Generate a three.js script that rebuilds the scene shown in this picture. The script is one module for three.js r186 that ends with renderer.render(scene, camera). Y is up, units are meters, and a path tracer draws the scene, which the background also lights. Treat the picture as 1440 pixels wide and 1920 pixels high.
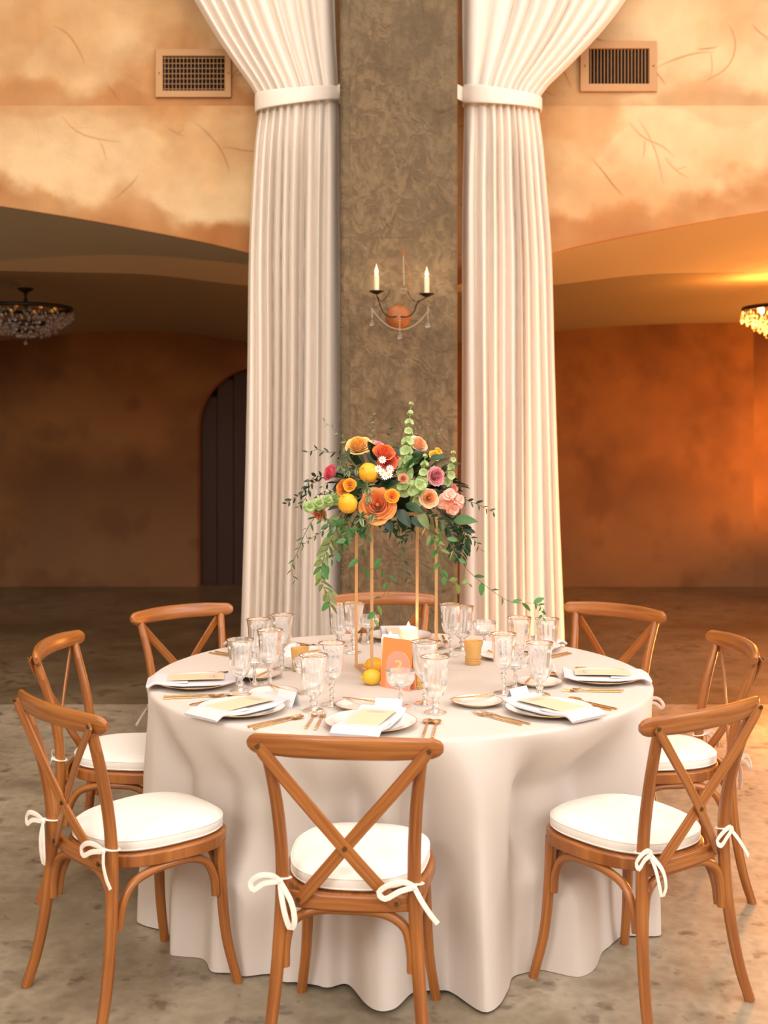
import * as THREE from 'three';
import { RoundedBoxGeometry } from 'three/addons/geometries/RoundedBoxGeometry.js';
import { mergeGeometries } from 'three/addons/utils/BufferGeometryUtils.js';
import { RectAreaLightUniformsLib } from 'three/addons/lights/RectAreaLightUniformsLib.js';

// ---------------------------------------------------------------- camera, light, exposure
const F = 2183, EYE = 1.653, HORIZON = 814;                    // focal length in pixels, lens height, horizon row
const scene = new THREE.Scene();
const camera = new THREE.PerspectiveCamera(2 * Math.atan(960 / F) * 180 / Math.PI, 0.75, 0.05, 80);
camera.position.set(0, EYE, 0);
camera.setViewOffset(1440, 1920, 0, 960 - HORIZON, 1440, 1920);  // shifted lens keeps the verticals upright
camera.focus = 3.95; camera.userData.fStop = 3.4;
const renderer = new THREE.WebGLRenderer({ antialias: true });
renderer.toneMapping = THREE.LinearToneMapping;
renderer.toneMappingExposure = 1.26;
renderer.shadowMap.enabled = true;
scene.background = new THREE.Color(0.02, 0.019, 0.018);
RectAreaLightUniformsLib.init();
// daylight through the hall's windows: [x, y, z of the window's centre, width, height, what it looks at, strength, colour]
const WINDOWS = [
  [6.85, 4.3, -1.6, 4.6, 3.6, [0, 1.2, -4.5], 5.2, [0.96, 0.98, 1.0], 'right'],
  [2.2, 5.2, 4.85, 4.4, 2.6, [0.4, 1.2, -5.5], 8.2, [1.0, 0.975, 0.945], 'back'],
  [-3.2, 5.2, 4.85, 4.4, 2.6, [-0.4, 1.2, -5.5], 11.0, [1.0, 0.975, 0.945], 'back'],
  [0.4, 6.9, -2.6, 7.0, 5.0, [0.4, 0, -2.6], 1.25, [1.0, 0.975, 0.94], 'roof'],
];
const AMBER = [1.0, 0.33, 0.06];

// ---------------------------------------------------------------- helpers
const V = (x, y, z) => new THREE.Vector3(x, y, z);
function rng(seed) { return () => { seed = (seed + 0x6d2b79f5) | 0; let t = Math.imul(seed ^ (seed >>> 15), 1 | seed); t = (t + Math.imul(t ^ (t >>> 7), 61 | t)) ^ t; return ((t ^ (t >>> 14)) >>> 0) / 4294967296; }; }
const at = (px, py, d) => V((px - 720) * d / F, EYE - (py - HORIZON) * d / F, -d);    // a measured point of the place, given its distance
const lerp = (a, b, t) => a + (b - a) * t;
const sstep = (a, b, x) => { const t = Math.min(1, Math.max(0, (x - a) / (b - a))); return t * t * (3 - 2 * t); };
function keyed(keys) { return (x) => { if (x <= keys[0][0]) return keys[0][1]; for (let i = 1; i < keys.length; i++) if (x <= keys[i][0]) { const [a, p] = keys[i - 1], [b, q] = keys[i]; return lerp(p, q, (x - a) / (b - a)); } return keys[keys.length - 1][1]; }; }
function smoothKeyed(keys) {                                    // monotone in x, smooth in value
  const c = new THREE.CatmullRomCurve3(keys.map(([x, y]) => V(x, y, 0)), false, 'centripetal');
  const pts = c.getPoints(200).map((p) => [p.x, p.y]);
  return keyed(pts);
}
const used = {};
function numbered(name) { const n = used[name] = (used[name] ?? -1) + 1; return n ? `${name}_${String(n).padStart(3, '0')}` : name; }
function shade(o) { o.castShadow = true; o.receiveShadow = true; return o; }
function tag(o, label, category, group, kind) { o.userData.label = label; if (category) o.userData.category = category; if (group) o.userData.group = group; if (kind) o.userData.kind = kind; return o; }
function thing(name, label, category, [x, y, z] = [0, 0, 0], turn = 0, group) {
  const o = new THREE.Group(); o.name = numbered(name); scene.add(o);
  o.position.set(x, y, z); o.rotation.y = turn; return tag(o, label, category, group);
}
function part(name, geo, mat, parent, label) { const m = shade(new THREE.Mesh(geo, mat)); m.name = name; parent.add(m); if (label) m.userData.label = label; return m; }
function struct(name, geo, mat, label) { const m = shade(new THREE.Mesh(geo, mat)); m.name = name; m.userData.kind = 'structure'; if (label) m.userData.label = label; scene.add(m); return m; }
function copyOf(root, name, label, [x, y, z], turn) { const c = root.clone(); c.name = numbered(name); c.userData = { ...root.userData, label }; c.position.set(x, y, z); c.rotation.set(0, turn, 0); scene.add(c); return c; }
const merge = (list) => mergeGeometries(list.map((g) => { const h = g.index ? g.toNonIndexed() : g.clone(); for (const k of Object.keys(h.attributes)) if (!['position', 'normal', 'uv', 'color'].includes(k)) h.deleteAttribute(k); return h; }));
const moved = (g, x = 0, y = 0, z = 0, rx = 0, ry = 0, rz = 0, s = 1) => { const h = g.clone(); const m = new THREE.Matrix4().compose(V(x, y, z), new THREE.Quaternion().setFromEuler(new THREE.Euler(rx, ry, rz)), Array.isArray(s) ? V(...s) : V(s, s, s)); return h.applyMatrix4(m); };
const rbox = (w, h, d, r = 0.002, s = 2) => new RoundedBoxGeometry(w, h, d, s, Math.min(r, w / 2.01, h / 2.01, d / 2.01));
// a grid surface from a function of (u, v) in 0..1; returns positions, uv (given or u,v)
function surf(fn, nu, nv, uvf) {
  const pos = [], uv = [], idx = [];
  for (let j = 0; j <= nv; j++) for (let i = 0; i <= nu; i++) { const p = fn(i / nu, j / nv); pos.push(p.x, p.y, p.z); const q = uvf ? uvf(i / nu, j / nv, p) : [i / nu, j / nv]; uv.push(q[0], q[1]); }
  for (let j = 0; j < nv; j++) for (let i = 0; i < nu; i++) { const a = j * (nu + 1) + i, b = a + 1, c = a + nu + 1, d = c + 1; idx.push(a, b, d, a, d, c); }
  const g = new THREE.BufferGeometry(); g.setAttribute('position', new THREE.Float32BufferAttribute(pos, 3)); g.setAttribute('uv', new THREE.Float32BufferAttribute(uv, 2)); g.setIndex(idx); g.computeVertexNormals(); return g;
}
// a tapered bar swept along points; r(t) gives half sizes [along n, along b]; up fixes the n direction; e < 1 squares the section
function sweep(points, r, { seg = 24, rad = 10, up = null, e = 1, closed = false } = {}) {
  const curve = new THREE.CatmullRomCurve3(points.map((p) => Array.isArray(p) ? V(...p) : p), closed, 'centripetal');
  const fr = up ? null : curve.computeFrenetFrames(seg, closed), ring = [], pos = [], uv = [], idx = [];
  const len = curve.getLength(), rf = typeof r === 'function' ? r : () => (Array.isArray(r) ? r : [r, r]);
  const pw = (x) => Math.sign(x) * Math.pow(Math.abs(x), e);
  for (let i = 0; i <= seg; i++) {
    const t = i / seg, p = curve.getPointAt(t), T = curve.getTangentAt(t); let N, B;
    if (up) { const u = typeof up === 'function' ? up(t) : up; N = u.clone().addScaledVector(T, -u.dot(T)).normalize(); B = T.clone().cross(N); } else { N = fr.normals[i]; B = fr.binormals[i]; }
    let a = rf(t); if (!Array.isArray(a)) a = [a, a];
    const row = [];
    for (let k = 0; k < rad; k++) { const w = k / rad * Math.PI * 2; row.push(p.clone().addScaledVector(N, a[0] * pw(Math.cos(w))).addScaledVector(B, a[1] * pw(Math.sin(w)))); }
    ring.push(row);
  }
  ring.forEach((row, i) => { for (let k = 0; k <= rad; k++) { const p = row[k % rad]; pos.push(p.x, p.y, p.z); uv.push(k / rad * 0.1, i / seg * len); } });
  for (let i = 0; i < seg; i++) for (let k = 0; k < rad; k++) { const a = i * (rad + 1) + k, b = a + 1, c = a + rad + 1, d = c + 1; idx.push(a, b, d, a, d, c); }
  if (!closed) for (const [i, flip] of [[0, true], [seg, false]]) {
    const base = pos.length / 3, c = ring[i].reduce((s, p) => s.add(p), V(0, 0, 0)).divideScalar(rad); pos.push(c.x, c.y, c.z); uv.push(0, i / seg * len);
    for (let k = 0; k < rad; k++) { const p = ring[i][k]; pos.push(p.x, p.y, p.z); uv.push(0.02, i / seg * len); }
    for (let k = 0; k < rad; k++) { const a = base + 1 + k, b = base + 1 + (k + 1) % rad; flip ? idx.push(base, b, a) : idx.push(base, a, b); }
  }
  const g = new THREE.BufferGeometry(); g.setAttribute('position', new THREE.Float32BufferAttribute(pos, 3)); g.setAttribute('uv', new THREE.Float32BufferAttribute(uv, 2)); g.setIndex(idx); g.computeVertexNormals(); return g;
}
// layers of one outline, [inset, y], closed at both ends
function stack(outline, layers, n = 48) {
  const pos = [], idx = [], uv = [];
  layers.forEach(([inset, y]) => { for (let k = 0; k <= n; k++) { const [x, z] = outline(k / n * Math.PI * 2, inset); pos.push(x, y, z); uv.push(x, z); } });
  for (let i = 0; i < layers.length - 1; i++) for (let k = 0; k < n; k++) { const a = i * (n + 1) + k, b = a + 1, c = a + n + 1, d = c + 1; idx.push(a, d, b, a, c, d); }
  for (const [i, flip] of [[0, false], [layers.length - 1, true]]) { const c = pos.length / 3; pos.push(0, layers[i][1], 0); uv.push(0, 0); for (let k = 0; k < n; k++) { const a = i * (n + 1) + k; flip ? idx.push(c, a + 1, a) : idx.push(c, a, a + 1); } }
  const g = new THREE.BufferGeometry(); g.setAttribute('position', new THREE.Float32BufferAttribute(pos, 3)); g.setAttribute('uv', new THREE.Float32BufferAttribute(uv, 2)); g.setIndex(idx); g.computeVertexNormals(); return g;
}
// a turned profile [r, y] whose radius may change round the axis
function turned(profile, n = 48, mod = null) {
  return surf((u, v) => { const f = v * (profile.length - 1), i = Math.min(profile.length - 2, Math.floor(f)); const [r, y] = profile[Math.round(f)] ?? profile[i]; const w = u * Math.PI * 2, k = mod ? mod(w, y, Math.round(f)) : 1; return V(r * k * Math.cos(w), y, r * k * Math.sin(w)); }, n, profile.length - 1);
}
function smoothProfile(keys, n = 6) { return new THREE.SplineCurve(keys.map(([a, b]) => new THREE.Vector2(a, b))).getPoints(keys.length * n).map((p) => [Math.max(0, p.x), p.y]); }

// ---------------------------------------------------------------- noise and textures
const lattice = (() => { const r = rng(7), a = new Float32Array(65536); for (let i = 0; i < 65536; i++) a[i] = r(); return a; })();
function noise(x, y, px = 0, py = 0) {                          // value noise, periodic if px, py are given
  const ix = Math.floor(x), iy = Math.floor(y), fx = x - ix, fy = y - iy, sx = fx * fx * (3 - 2 * fx), sy = fy * fy * (3 - 2 * fy);
  const w = (i, p) => p ? ((i % p) + p) % p : i & 255, h = (i, j) => lattice[((w(i, px) & 255) + ((w(j, py) & 255) << 8))];
  return lerp(lerp(h(ix, iy), h(ix + 1, iy), sx), lerp(h(ix, iy + 1), h(ix + 1, iy + 1), sx), sy);
}
function fbm(x, y, oct = 5, px = 0, py = 0) { let s = 0, a = 0.5, n = 0; for (let i = 0; i < oct; i++) { s += a * noise(x + i * (px ? 0 : 17.3), y + i * (py ? 0 : 9.1), px, py); n += a; a *= 0.5; x *= 2; y *= 2; px *= 2; py *= 2; } return s / n; }
function texture(w, h, size, fn, srgb = true) {                 // size: metres covered [x, y]; fn(x, y in metres) gives 0..255
  const data = new Uint8Array(w * h * 4);
  for (let j = 0; j < h; j++) for (let i = 0; i < w; i++) { const c = fn((i + 0.5) / w * size[0], (j + 0.5) / h * size[1]), o = (j * w + i) * 4; for (let k = 0; k < 3; k++) data[o + k] = Math.max(0, Math.min(255, Array.isArray(c) ? c[k] : c)); data[o + 3] = 255; }
  const t = new THREE.DataTexture(data, w, h); t.wrapS = t.wrapT = THREE.RepeatWrapping; t.magFilter = THREE.LinearFilter; t.minFilter = THREE.LinearMipmapLinearFilter; t.generateMipmaps = true;
  if (srgb) t.colorSpace = THREE.SRGBColorSpace; t.repeat.set(1 / size[0], 1 / size[1]); t.needsUpdate = true; return t;
}
const mix3 = (a, b, t) => [lerp(a[0], b[0], t), lerp(a[1], b[1], t), lerp(a[2], b[2], t)];
const vein = (x, y, s, w) => { const n = fbm(x * s + 2.2 * fbm(x * s * 0.7 + 5, y * s * 0.7, 3), y * s + 2.2 * fbm(x * s * 0.7, y * s * 0.7 + 9, 3), 3); return Math.max(0, 1 - Math.abs(n - 0.5) / w); };
// height of the arches' front edge over x
const archKeys = [[0, 2.5], [0.35, 2.60], [0.95, 2.805], [1.7, 2.965], [2.5, 3.10], [3.6, 3.24], [5.2, 3.32], [8.5, 3.2]];
const archFront = (x) => keyed(archKeys)(Math.abs(x - 0.1));
const archFrontS = (() => { const f = smoothKeyed(archKeys); return (x) => f(Math.abs(x - 0.1)); })();
const LEDGE = 3.745;
const crackMap = (() => {                                         // hairline cracks in the plaster, 204.8 cells per metre over 10 x 5 m
  const w = 2048, h = 1024, m = new Float32Array(w * h), r = rng(202);
  const dab = (x, y, a) => { const cx = x * 204.8, cy = y * 204.8; for (let j = -2; j <= 2; j++) for (let i = -2; i <= 2; i++) { const px = Math.round(cx) + i, py = Math.round(cy) + j; if (px < 0 || py < 0 || px >= w || py >= h) continue; const d = (px - cx) ** 2 + (py - cy) ** 2, v = a * Math.exp(-d / 1.1); if (v > m[py * w + px]) m[py * w + px] = v; } };
  const walk = (x, y, dir, len, a, deep) => { const n = Math.round(len * 320); let bend = (r() - 0.5) * 0.02; for (let i = 0; i < n; i++) { if (r() < 0.03) bend = (r() - 0.5) * 0.03; dir += bend; x += Math.cos(dir) / 320; y += Math.sin(dir) / 320; const f = Math.sin(Math.PI * (i + 1) / (n + 1)); dab(x, y, a * Math.pow(f, 0.6)); if (deep && r() < 0.006) walk(x, y, dir + (r() < 0.5 ? 1 : -1) * (0.6 + 0.6 * r()), len * 0.35, a * 0.8, 0); } };
  for (let k = 0; k < 95; k++) walk(1 + 8 * r(), 0.5 + 2.6 * r(), (r() < 0.65 ? -0.7 : 0.25) + (r() - 0.5) * 0.9, 0.12 + 0.55 * r() * r(), 0.35 + 0.5 * r(), 1);
  return (x, y) => m[Math.min(h - 1, Math.max(0, Math.floor(y * 204.8))) * w + Math.min(w - 1, Math.max(0, Math.floor(x * 204.8)))];
})();
const plasterUpper = texture(2048, 1024, [10, 5], (x, y) => {     // x from -5, y from 2.2
  const X = x - 5, Y = y + 2.2, n = fbm(X * 1.3 + 40, Y * 1.3 + 40, 6), m = fbm(X * 0.8 + 11, Y * 2.1 + 3, 4), f = fbm(X * 9, Y * 9, 3);
  let c = mix3([204, 162, 112], [226, 194, 148], sstep(0.3, 0.66, n));
  const edge = Y - archFrontS(X), up = Y - LEDGE, fr = fbm(X * 3.1 + 60, Y * 3.1 + 20, 5), side = Math.abs(Math.abs(X - 0.08) - 1.35);
  const rust = Math.max(sstep(0.20, 0.03, edge - 0.55 * (fr - 0.42)), up > 0 ? 0.75 * sstep(0.16, 0.0, up - 0.5 * (fr - 0.45)) : 0.35 * sstep(-0.08, 0.0, up + 0.4 * (fr - 0.5)), 0.75 * sstep(0.55, 0.1, side + 0.9 * Math.abs(up - 0.15) + 0.8 * (0.5 - fr)));
  c = mix3(c, [170, 110, 58], 0.85 * rust * (0.55 + 0.9 * sstep(0.3, 0.7, m)) * 0.8);
  c = mix3(c, [190, 136, 82], 0.4 * sstep(0.56, 0.72, fbm(X * 2.2 + 90, Y * 2.2, 4)));
  c = mix3(c, [138, 84, 40], 0.75 * crackMap(x, y));
  return c.map((v) => v * (0.95 + 0.1 * f));
});
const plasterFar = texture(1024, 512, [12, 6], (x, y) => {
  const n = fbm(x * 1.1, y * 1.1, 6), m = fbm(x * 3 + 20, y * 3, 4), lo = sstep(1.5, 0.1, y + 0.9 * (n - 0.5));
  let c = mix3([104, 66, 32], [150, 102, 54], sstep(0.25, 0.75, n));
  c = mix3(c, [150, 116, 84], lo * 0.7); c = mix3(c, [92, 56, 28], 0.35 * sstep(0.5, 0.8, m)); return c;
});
const pillarTex = texture(512, 1536, [1.4, 4.2], (x, y) => {
  const n = fbm(x * 5, y * 3, 5), m = fbm(x * 14 + 2 * n, y * 14, 4), s = fbm(x * 38 + 6 * n, y * 38 + 6 * m, 3), b = fbm(x * 2.2 + 30, y * 1.5 + 8, 4);
  let c = mix3([108, 90, 66], [136, 115, 86], sstep(0.3, 0.7, m * 0.35 + s * 0.65));
  c = mix3(c, [116, 104, 80], 0.4 * sstep(0.4, 0.7, b)); c = mix3(c, [84, 68, 48], 0.3 * sstep(0.56, 0.72, fbm(x * 4.5 + 50, y * 4.5 + 3, 4))); return c;
});
const pillarBump = texture(1024, 1024, [1.4, 1.4], (x, y) => { const n = fbm(x * 5, y * 5, 3), r = Math.abs(fbm(x * 22 + 4 * n, y * 22 + 5 * fbm(x * 6 + 4, y * 6, 3), 4) - 0.5) * 2; return 255 * (0.65 * r + 0.35 * sstep(0.4, 0.62, fbm(x * 4.5 + 50, y * 4.5 + 3, 4))); }, false);
const concrete = texture(1536, 1536, [6, 6], (x, y) => {
  const n = fbm(x * 1.0, y * 1.0, 6, 6, 6), m = fbm(x * 4 + 0.3, y * 4, 6, 24, 24), g = fbm(x * 14, y * 14, 5, 84, 84), q = fbm(x * 40, y * 40, 3, 240, 240);
  let c = mix3([124, 112, 92], [180, 167, 146], sstep(0.3, 0.68, 0.45 * n + 0.3 * m + 0.25 * g)); c = mix3(c, [78, 66, 50], 0.4 * sstep(0.48, 0.74, 0.4 * m + 0.6 * g)); c = mix3(c, [70, 60, 46], 0.45 * sstep(0.6, 0.75, 0.6 * g + 0.4 * q)); return c.map((v) => v * (0.92 + 0.16 * q));
});
const concreteRough = texture(512, 512, [3, 3], (x, y) => 130 + 90 * fbm(x * 3, y * 3, 5, 9, 9), false);
const woodTex = texture(256, 512, [0.1, 0.8], (x, y) => {
  const n = fbm(x * 160 + 3, y * 6, 4), b = fbm(x * 40 + 20, y * 3 + 4, 3); return mix3([150, 94, 42], [194, 136, 72], sstep(0.25, 0.75, 0.6 * n + 0.4 * b));
});
const weave = texture(128, 128, [0.06, 0.06], (x, y) => 128 + 70 * Math.sin(x * Math.PI * 2 / 0.0015) * Math.sin(y * Math.PI * 2 / 0.0015) + 50 * (noise(x * 1500, y * 1500) - 0.5), false);

// ---------------------------------------------------------------- materials
const std = (o) => new THREE.MeshStandardMaterial({ side: THREE.DoubleSide, ...o });
const phys = (o) => new THREE.MeshPhysicalMaterial({ side: THREE.DoubleSide, ...o });
const M = {
  plaster: std({ map: plasterUpper, color: 0xf6f4f4, roughness: 0.9, bumpMap: pillarBump, bumpScale: 0.002 }),
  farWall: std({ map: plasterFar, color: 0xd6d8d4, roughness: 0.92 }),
  vault: std({ color: 0x847760, roughness: 0.95 }),  // darker than the soffit: shade beyond the arches put into the colour
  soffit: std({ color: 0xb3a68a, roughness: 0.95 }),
  hall: std({ color: 0xd3c6b3, roughness: 0.95 }),
  hallCeiling: std({ color: 0xcbbfae, roughness: 0.95 }),
  pillar: std({ map: pillarTex, color: 0xe6e1da, roughness: 0.85, bumpMap: pillarBump, bumpScale: 0.012 }),
  floor: std({ map: concrete, roughness: 0.55, roughnessMap: concreteRough }),
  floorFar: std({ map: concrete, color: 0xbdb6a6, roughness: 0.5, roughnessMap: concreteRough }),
  joint: std({ color: 0x3a3026, roughness: 0.95 }),
  door: std({ color: 0x2a1810, roughness: 0.7 }),
  curtain: phys({ color: 0xf7ebde, roughness: 0.9, sheen: 0.3, sheenRoughness: 0.6, sheenColor: 0xfff3e4, transmission: 0.12, thickness: 0 }),
  cloth: phys({ color: 0xd8cec6, roughness: 0.85, sheen: 0.25, sheenRoughness: 0.5, sheenColor: 0xffffff, bumpMap: weave, bumpScale: 0.0003 }),
  wood: phys({ map: woodTex, color: 0xe9d0aa, roughness: 0.42, clearcoat: 0.5, clearcoatRoughness: 0.25 }),
  bolt: std({ color: 0x6b5638, roughness: 0.4, metalness: 0.8 }),
  cushion: phys({ color: 0xf3ede4, roughness: 0.9, sheen: 0.2, sheenColor: 0xffffff, bumpMap: weave, bumpScale: 0.0003 }),
  ribbon: std({ color: 0xf3ebdf, roughness: 0.85 }),
  china: phys({ color: 0xe8e4df, roughness: 0.18, clearcoat: 0.6, clearcoatRoughness: 0.1 }),
  gold: std({ color: 0xd9a560, roughness: 0.28, metalness: 1 }),
  goldWare: std({ color: 0xe6bd88, roughness: 0.25, metalness: 1 }),
  goldSatin: std({ color: 0xdcae7c, roughness: 0.4, metalness: 0.6 }),
  napkin: phys({ color: 0xd8d5da, roughness: 0.9, sheen: 0.2, sheenColor: 0xffffff }),
  paper: std({ color: 0xebebee, roughness: 0.8 }),
  glass: phys({ color: 0xffffff, roughness: 0.02, transmission: 0.88, thickness: 0.004, ior: 1.5 }),
  glassThin: phys({ color: 0xffffff, roughness: 0.06, transmission: 1, thickness: 0, ior: 1.5 }),
  amberGlass: phys({ color: 0xf3cd80, roughness: 0.3, metalness: 0.15, transmission: 0.45, thickness: 0, clearcoat: 0.6 }),
  amberIn: std({ color: 0xd9a040, roughness: 0.4, metalness: 0.3 }),
  candle: phys({ color: 0xfff0e2, roughness: 0.6, transmission: 0.1, thickness: 0, emissive: 0xffb070, emissiveIntensity: 0.12 }),
  flame: std({ color: 0xfff3d8, emissive: 0xffe2b0, emissiveIntensity: 2.2 }),
  lemon: std({ color: 0xf0b024, roughness: 0.42 }),
  lemonPale: std({ color: 0xf5c63c, roughness: 0.42 }),
  iron: std({ color: 0x2c211a, roughness: 0.6, metalness: 0.6 }),
  bronze: std({ color: 0x17120d, roughness: 0.55, metalness: 0.5 }),
  amberBulb: std({ color: 0xffa040, emissive: 0xff8a20, emissiveIntensity: 2 }),
  sleeve: std({ color: 0xe9dab4, roughness: 0.6 }),
  bulb: std({ color: 0xfdebd0, roughness: 0.3, emissive: 0xffcf96, emissiveIntensity: 0.45 }),
  boss: std({ color: 0x97531e, roughness: 0.5 }),
  ventFrame: std({ color: 0xb98d60, roughness: 0.75 }),
  ventFin: std({ color: 0xa87846, roughness: 0.6, metalness: 0.2 }),
  dark: std({ color: 0x0d0906, roughness: 0.95 }),
  crystal: phys({ color: 0xffffff, roughness: 0.0, transmission: 1, thickness: 0.01, ior: 1.55 }),
  bead: phys({ color: 0xcbb79a, roughness: 0.1, transmission: 0.45, thickness: 0, clearcoat: 1 }),
  crystalLit: std({ color: 0xffd9a0, roughness: 0.2, emissive: 0xffb45a, emissiveIntensity: 1.6 }),
  stem: std({ color: 0x6a7440, roughness: 0.7 }), stemBrown: std({ color: 0x6d5236, roughness: 0.8 }),
  bowl: std({ color: 0x26331f, roughness: 0.8 }),
};
const leafMat = (hex, t = 0.3) => phys({ color: hex, roughness: 0.45, transmission: t, thickness: 0, clearcoat: 0.15, clearcoatRoughness: 0.4 });
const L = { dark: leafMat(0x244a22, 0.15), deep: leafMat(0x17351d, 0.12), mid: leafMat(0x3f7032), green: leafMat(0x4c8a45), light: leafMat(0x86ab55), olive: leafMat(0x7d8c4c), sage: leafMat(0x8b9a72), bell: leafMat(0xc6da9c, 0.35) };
L.varieg = phys({ color: 0xffffff, vertexColors: true, roughness: 0.55, transmission: 0.2, thickness: 0 });

// ---------------------------------------------------------------- the hall
const wallZ = -7.4;
function boxStruct(name, x0, x1, y0, y1, z0, z1, mat, label) { const g = new THREE.BoxGeometry(x1 - x0, y1 - y0, z1 - z0); g.translate((x0 + x1) / 2, (y0 + y1) / 2, (z0 + z1) / 2); return struct(name, g, mat, label); }
const uvFloor = (g) => { const p = g.attributes.position, u = g.attributes.uv; for (let i = 0; i < p.count; i++) u.setXY(i, p.getX(i), -p.getZ(i)); return g; };
const uvWall = (g) => { const p = g.attributes.position, u = g.attributes.uv; for (let i = 0; i < p.count; i++) u.setXY(i, p.getX(i) + p.getZ(i), p.getY(i)); return g; };
uvFloor(boxStruct('floor', -7, 7, -0.2, 0, -7.12, 5, M.floor, 'mottled tan concrete floor under the round table').geometry);
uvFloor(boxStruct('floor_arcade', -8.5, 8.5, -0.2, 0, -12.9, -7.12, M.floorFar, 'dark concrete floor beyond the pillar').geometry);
for (const [x0, z0, x1, z1] of [[-0.36, -3.2, -0.72, 3], [-7, -5.15, 7, -5.17]]) {   // sawn control joints
  const d = V(x1 - x0, 0, z1 - z0), n = d.clone().normalize(), g = new THREE.BoxGeometry(0.005, 0.002, d.length()); g.rotateY(Math.atan2(n.x, n.z)); g.translate((x0 + x1) / 2, 0, (z0 + z1) / 2); if (z0 > -5) struct('floor_joint', g, M.joint, 'thin saw-cut joint in the concrete floor');
}
// upper wall: a proud lower band that ends in the arches, and a set-back field above the ledge
function arcade(y1, top) {
  const s = new THREE.Shape(); s.moveTo(-7.2, top);
  for (let i = 0; i <= 120; i++) { const x = -7.2 + 14.4 * i / 120; s.lineTo(x, archFrontS(x)); }
  s.lineTo(7.2, top); s.closePath(); return s;
}
const shiftUV = (g) => { const u = g.attributes.uv, p = g.attributes.position; for (let i = 0; i < u.count; i++) u.setXY(i, p.getX(i) + 5, p.getY(i) - 2.2); return g; };
{
  const g = new THREE.ExtrudeGeometry(arcade(0, LEDGE - 0.008), { depth: 0.02, bevelEnabled: true, bevelSize: 0.006, bevelThickness: 0.008, bevelSegments: 2, curveSegments: 4 }); g.translate(0, 0, wallZ - 0.028);
  struct('wall_back', shiftUV(g), M.plaster, 'ochre plaster band above the dark arches, stained rust along its edge');
  const h = new THREE.BoxGeometry(14.4, 7.1 - LEDGE + 0.2, 0.14); h.translate(0, (7.1 + LEDGE - 0.2) / 2, wallZ - 0.025 - 0.07);
  struct('wall_upper', shiftUV(h), M.plaster, 'ochre plaster wall above the ledge with the two vents');
}
boxStruct('wall_left', -7.2, -7, -0.2, 7.1, -7.5, 5.2, M.hall);
{
  const w = WINDOWS.find((q) => q[8] === 'roof'), s = new THREE.Shape([[-7.2, -5.2], [7.2, -5.2], [7.2, 7.6], [-7.2, 7.6]].map((p) => new THREE.Vector2(...p)));
  s.holes.push(new THREE.Path([[-1, -1], [-1, 1], [1, 1], [1, -1]].map(([i, j]) => new THREE.Vector2(w[0] + i * w[3] / 2, -w[2] + j * w[4] / 2))));
  const g = new THREE.ExtrudeGeometry(s, { depth: 0.2, bevelEnabled: false }); g.rotateX(-Math.PI / 2); g.translate(0, 7, 0); struct('ceiling', g, M.hallCeiling);
}
// walls with window openings (right and behind the camera)
function windowWall(name, axis, fixed, a0, a1, holes) {
  const s = new THREE.Shape([new THREE.Vector2(a0, -0.2), new THREE.Vector2(a1, -0.2), new THREE.Vector2(a1, 7.1), new THREE.Vector2(a0, 7.1)]);
  for (const [c, y, w, h] of holes) s.holes.push(new THREE.Path([[c - w / 2, y - h / 2], [c + w / 2, y - h / 2], [c + w / 2, y + h / 2], [c - w / 2, y + h / 2]].map((p) => new THREE.Vector2(...p))));
  const g = new THREE.ExtrudeGeometry(s, { depth: 0.2, bevelEnabled: false }); if (axis === 'x') g.rotateY(-Math.PI / 2); g.translate(axis === 'x' ? fixed + 0.2 : 0, 0, axis === 'x' ? 0 : fixed); return struct(name, g, M.hall);
}
windowWall('wall_right', 'x', 7, -7.5, 5.2, WINDOWS.filter((w) => w[8] === 'right').map((w) => [w[2], w[1], w[3], w[4]]));
windowWall('wall_behind', 'z', 5, -7.2, 7.2, WINDOWS.filter((w) => w[8] === 'back').map((w) => [w[0], w[1], w[3], w[4]]));
const paneMat = std({ color: 0xf4f4f2, roughness: 0.6, emissive: 0xfff4e6, emissiveIntensity: 1.0 });
WINDOWS.forEach(([x, y, z, w, h, look, strength, col, side], i) => {
  const g = new THREE.Group(); g.name = `window_${i + 1}`; g.userData.kind = 'structure'; scene.add(g);
  g.position.set(side === 'right' ? 7.1 : x, side === 'roof' ? 7.1 : y, side === 'back' ? 5.1 : z); if (side === 'right') g.rotation.y = Math.PI / 2; if (side === 'roof') g.rotation.x = Math.PI / 2;
  part('pane', new THREE.BoxGeometry(w, h, 0.02), paneMat, g);
  part('frame', merge([-1, -0.33, 0.33, 1].map((k) => moved(rbox(0.07, h, 0.09), k * (w / 2 - 0.035), 0, 0)).concat([-1, 0, 1].map((k) => moved(rbox(w, 0.07, 0.09), 0, k * (h / 2 - 0.035), 0)))), M.iron, g);
  const l = new THREE.RectAreaLight(new THREE.Color(...col), strength, w, h); l.position.set(x, y, z); scene.add(l); if (side === 'roof') l.rotation.x = -Math.PI / 2; else l.lookAt(V(...look));
});
// pillar
{
  const g = rbox(0.69, 7.05, 0.66, 0.03, 3); g.translate(0.086, 3.5, -6.8 - 0.33); uvWall(g);
  struct('pillar', g, M.pillar, 'grey brown trowelled plaster pillar between the curtains');
}
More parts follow.
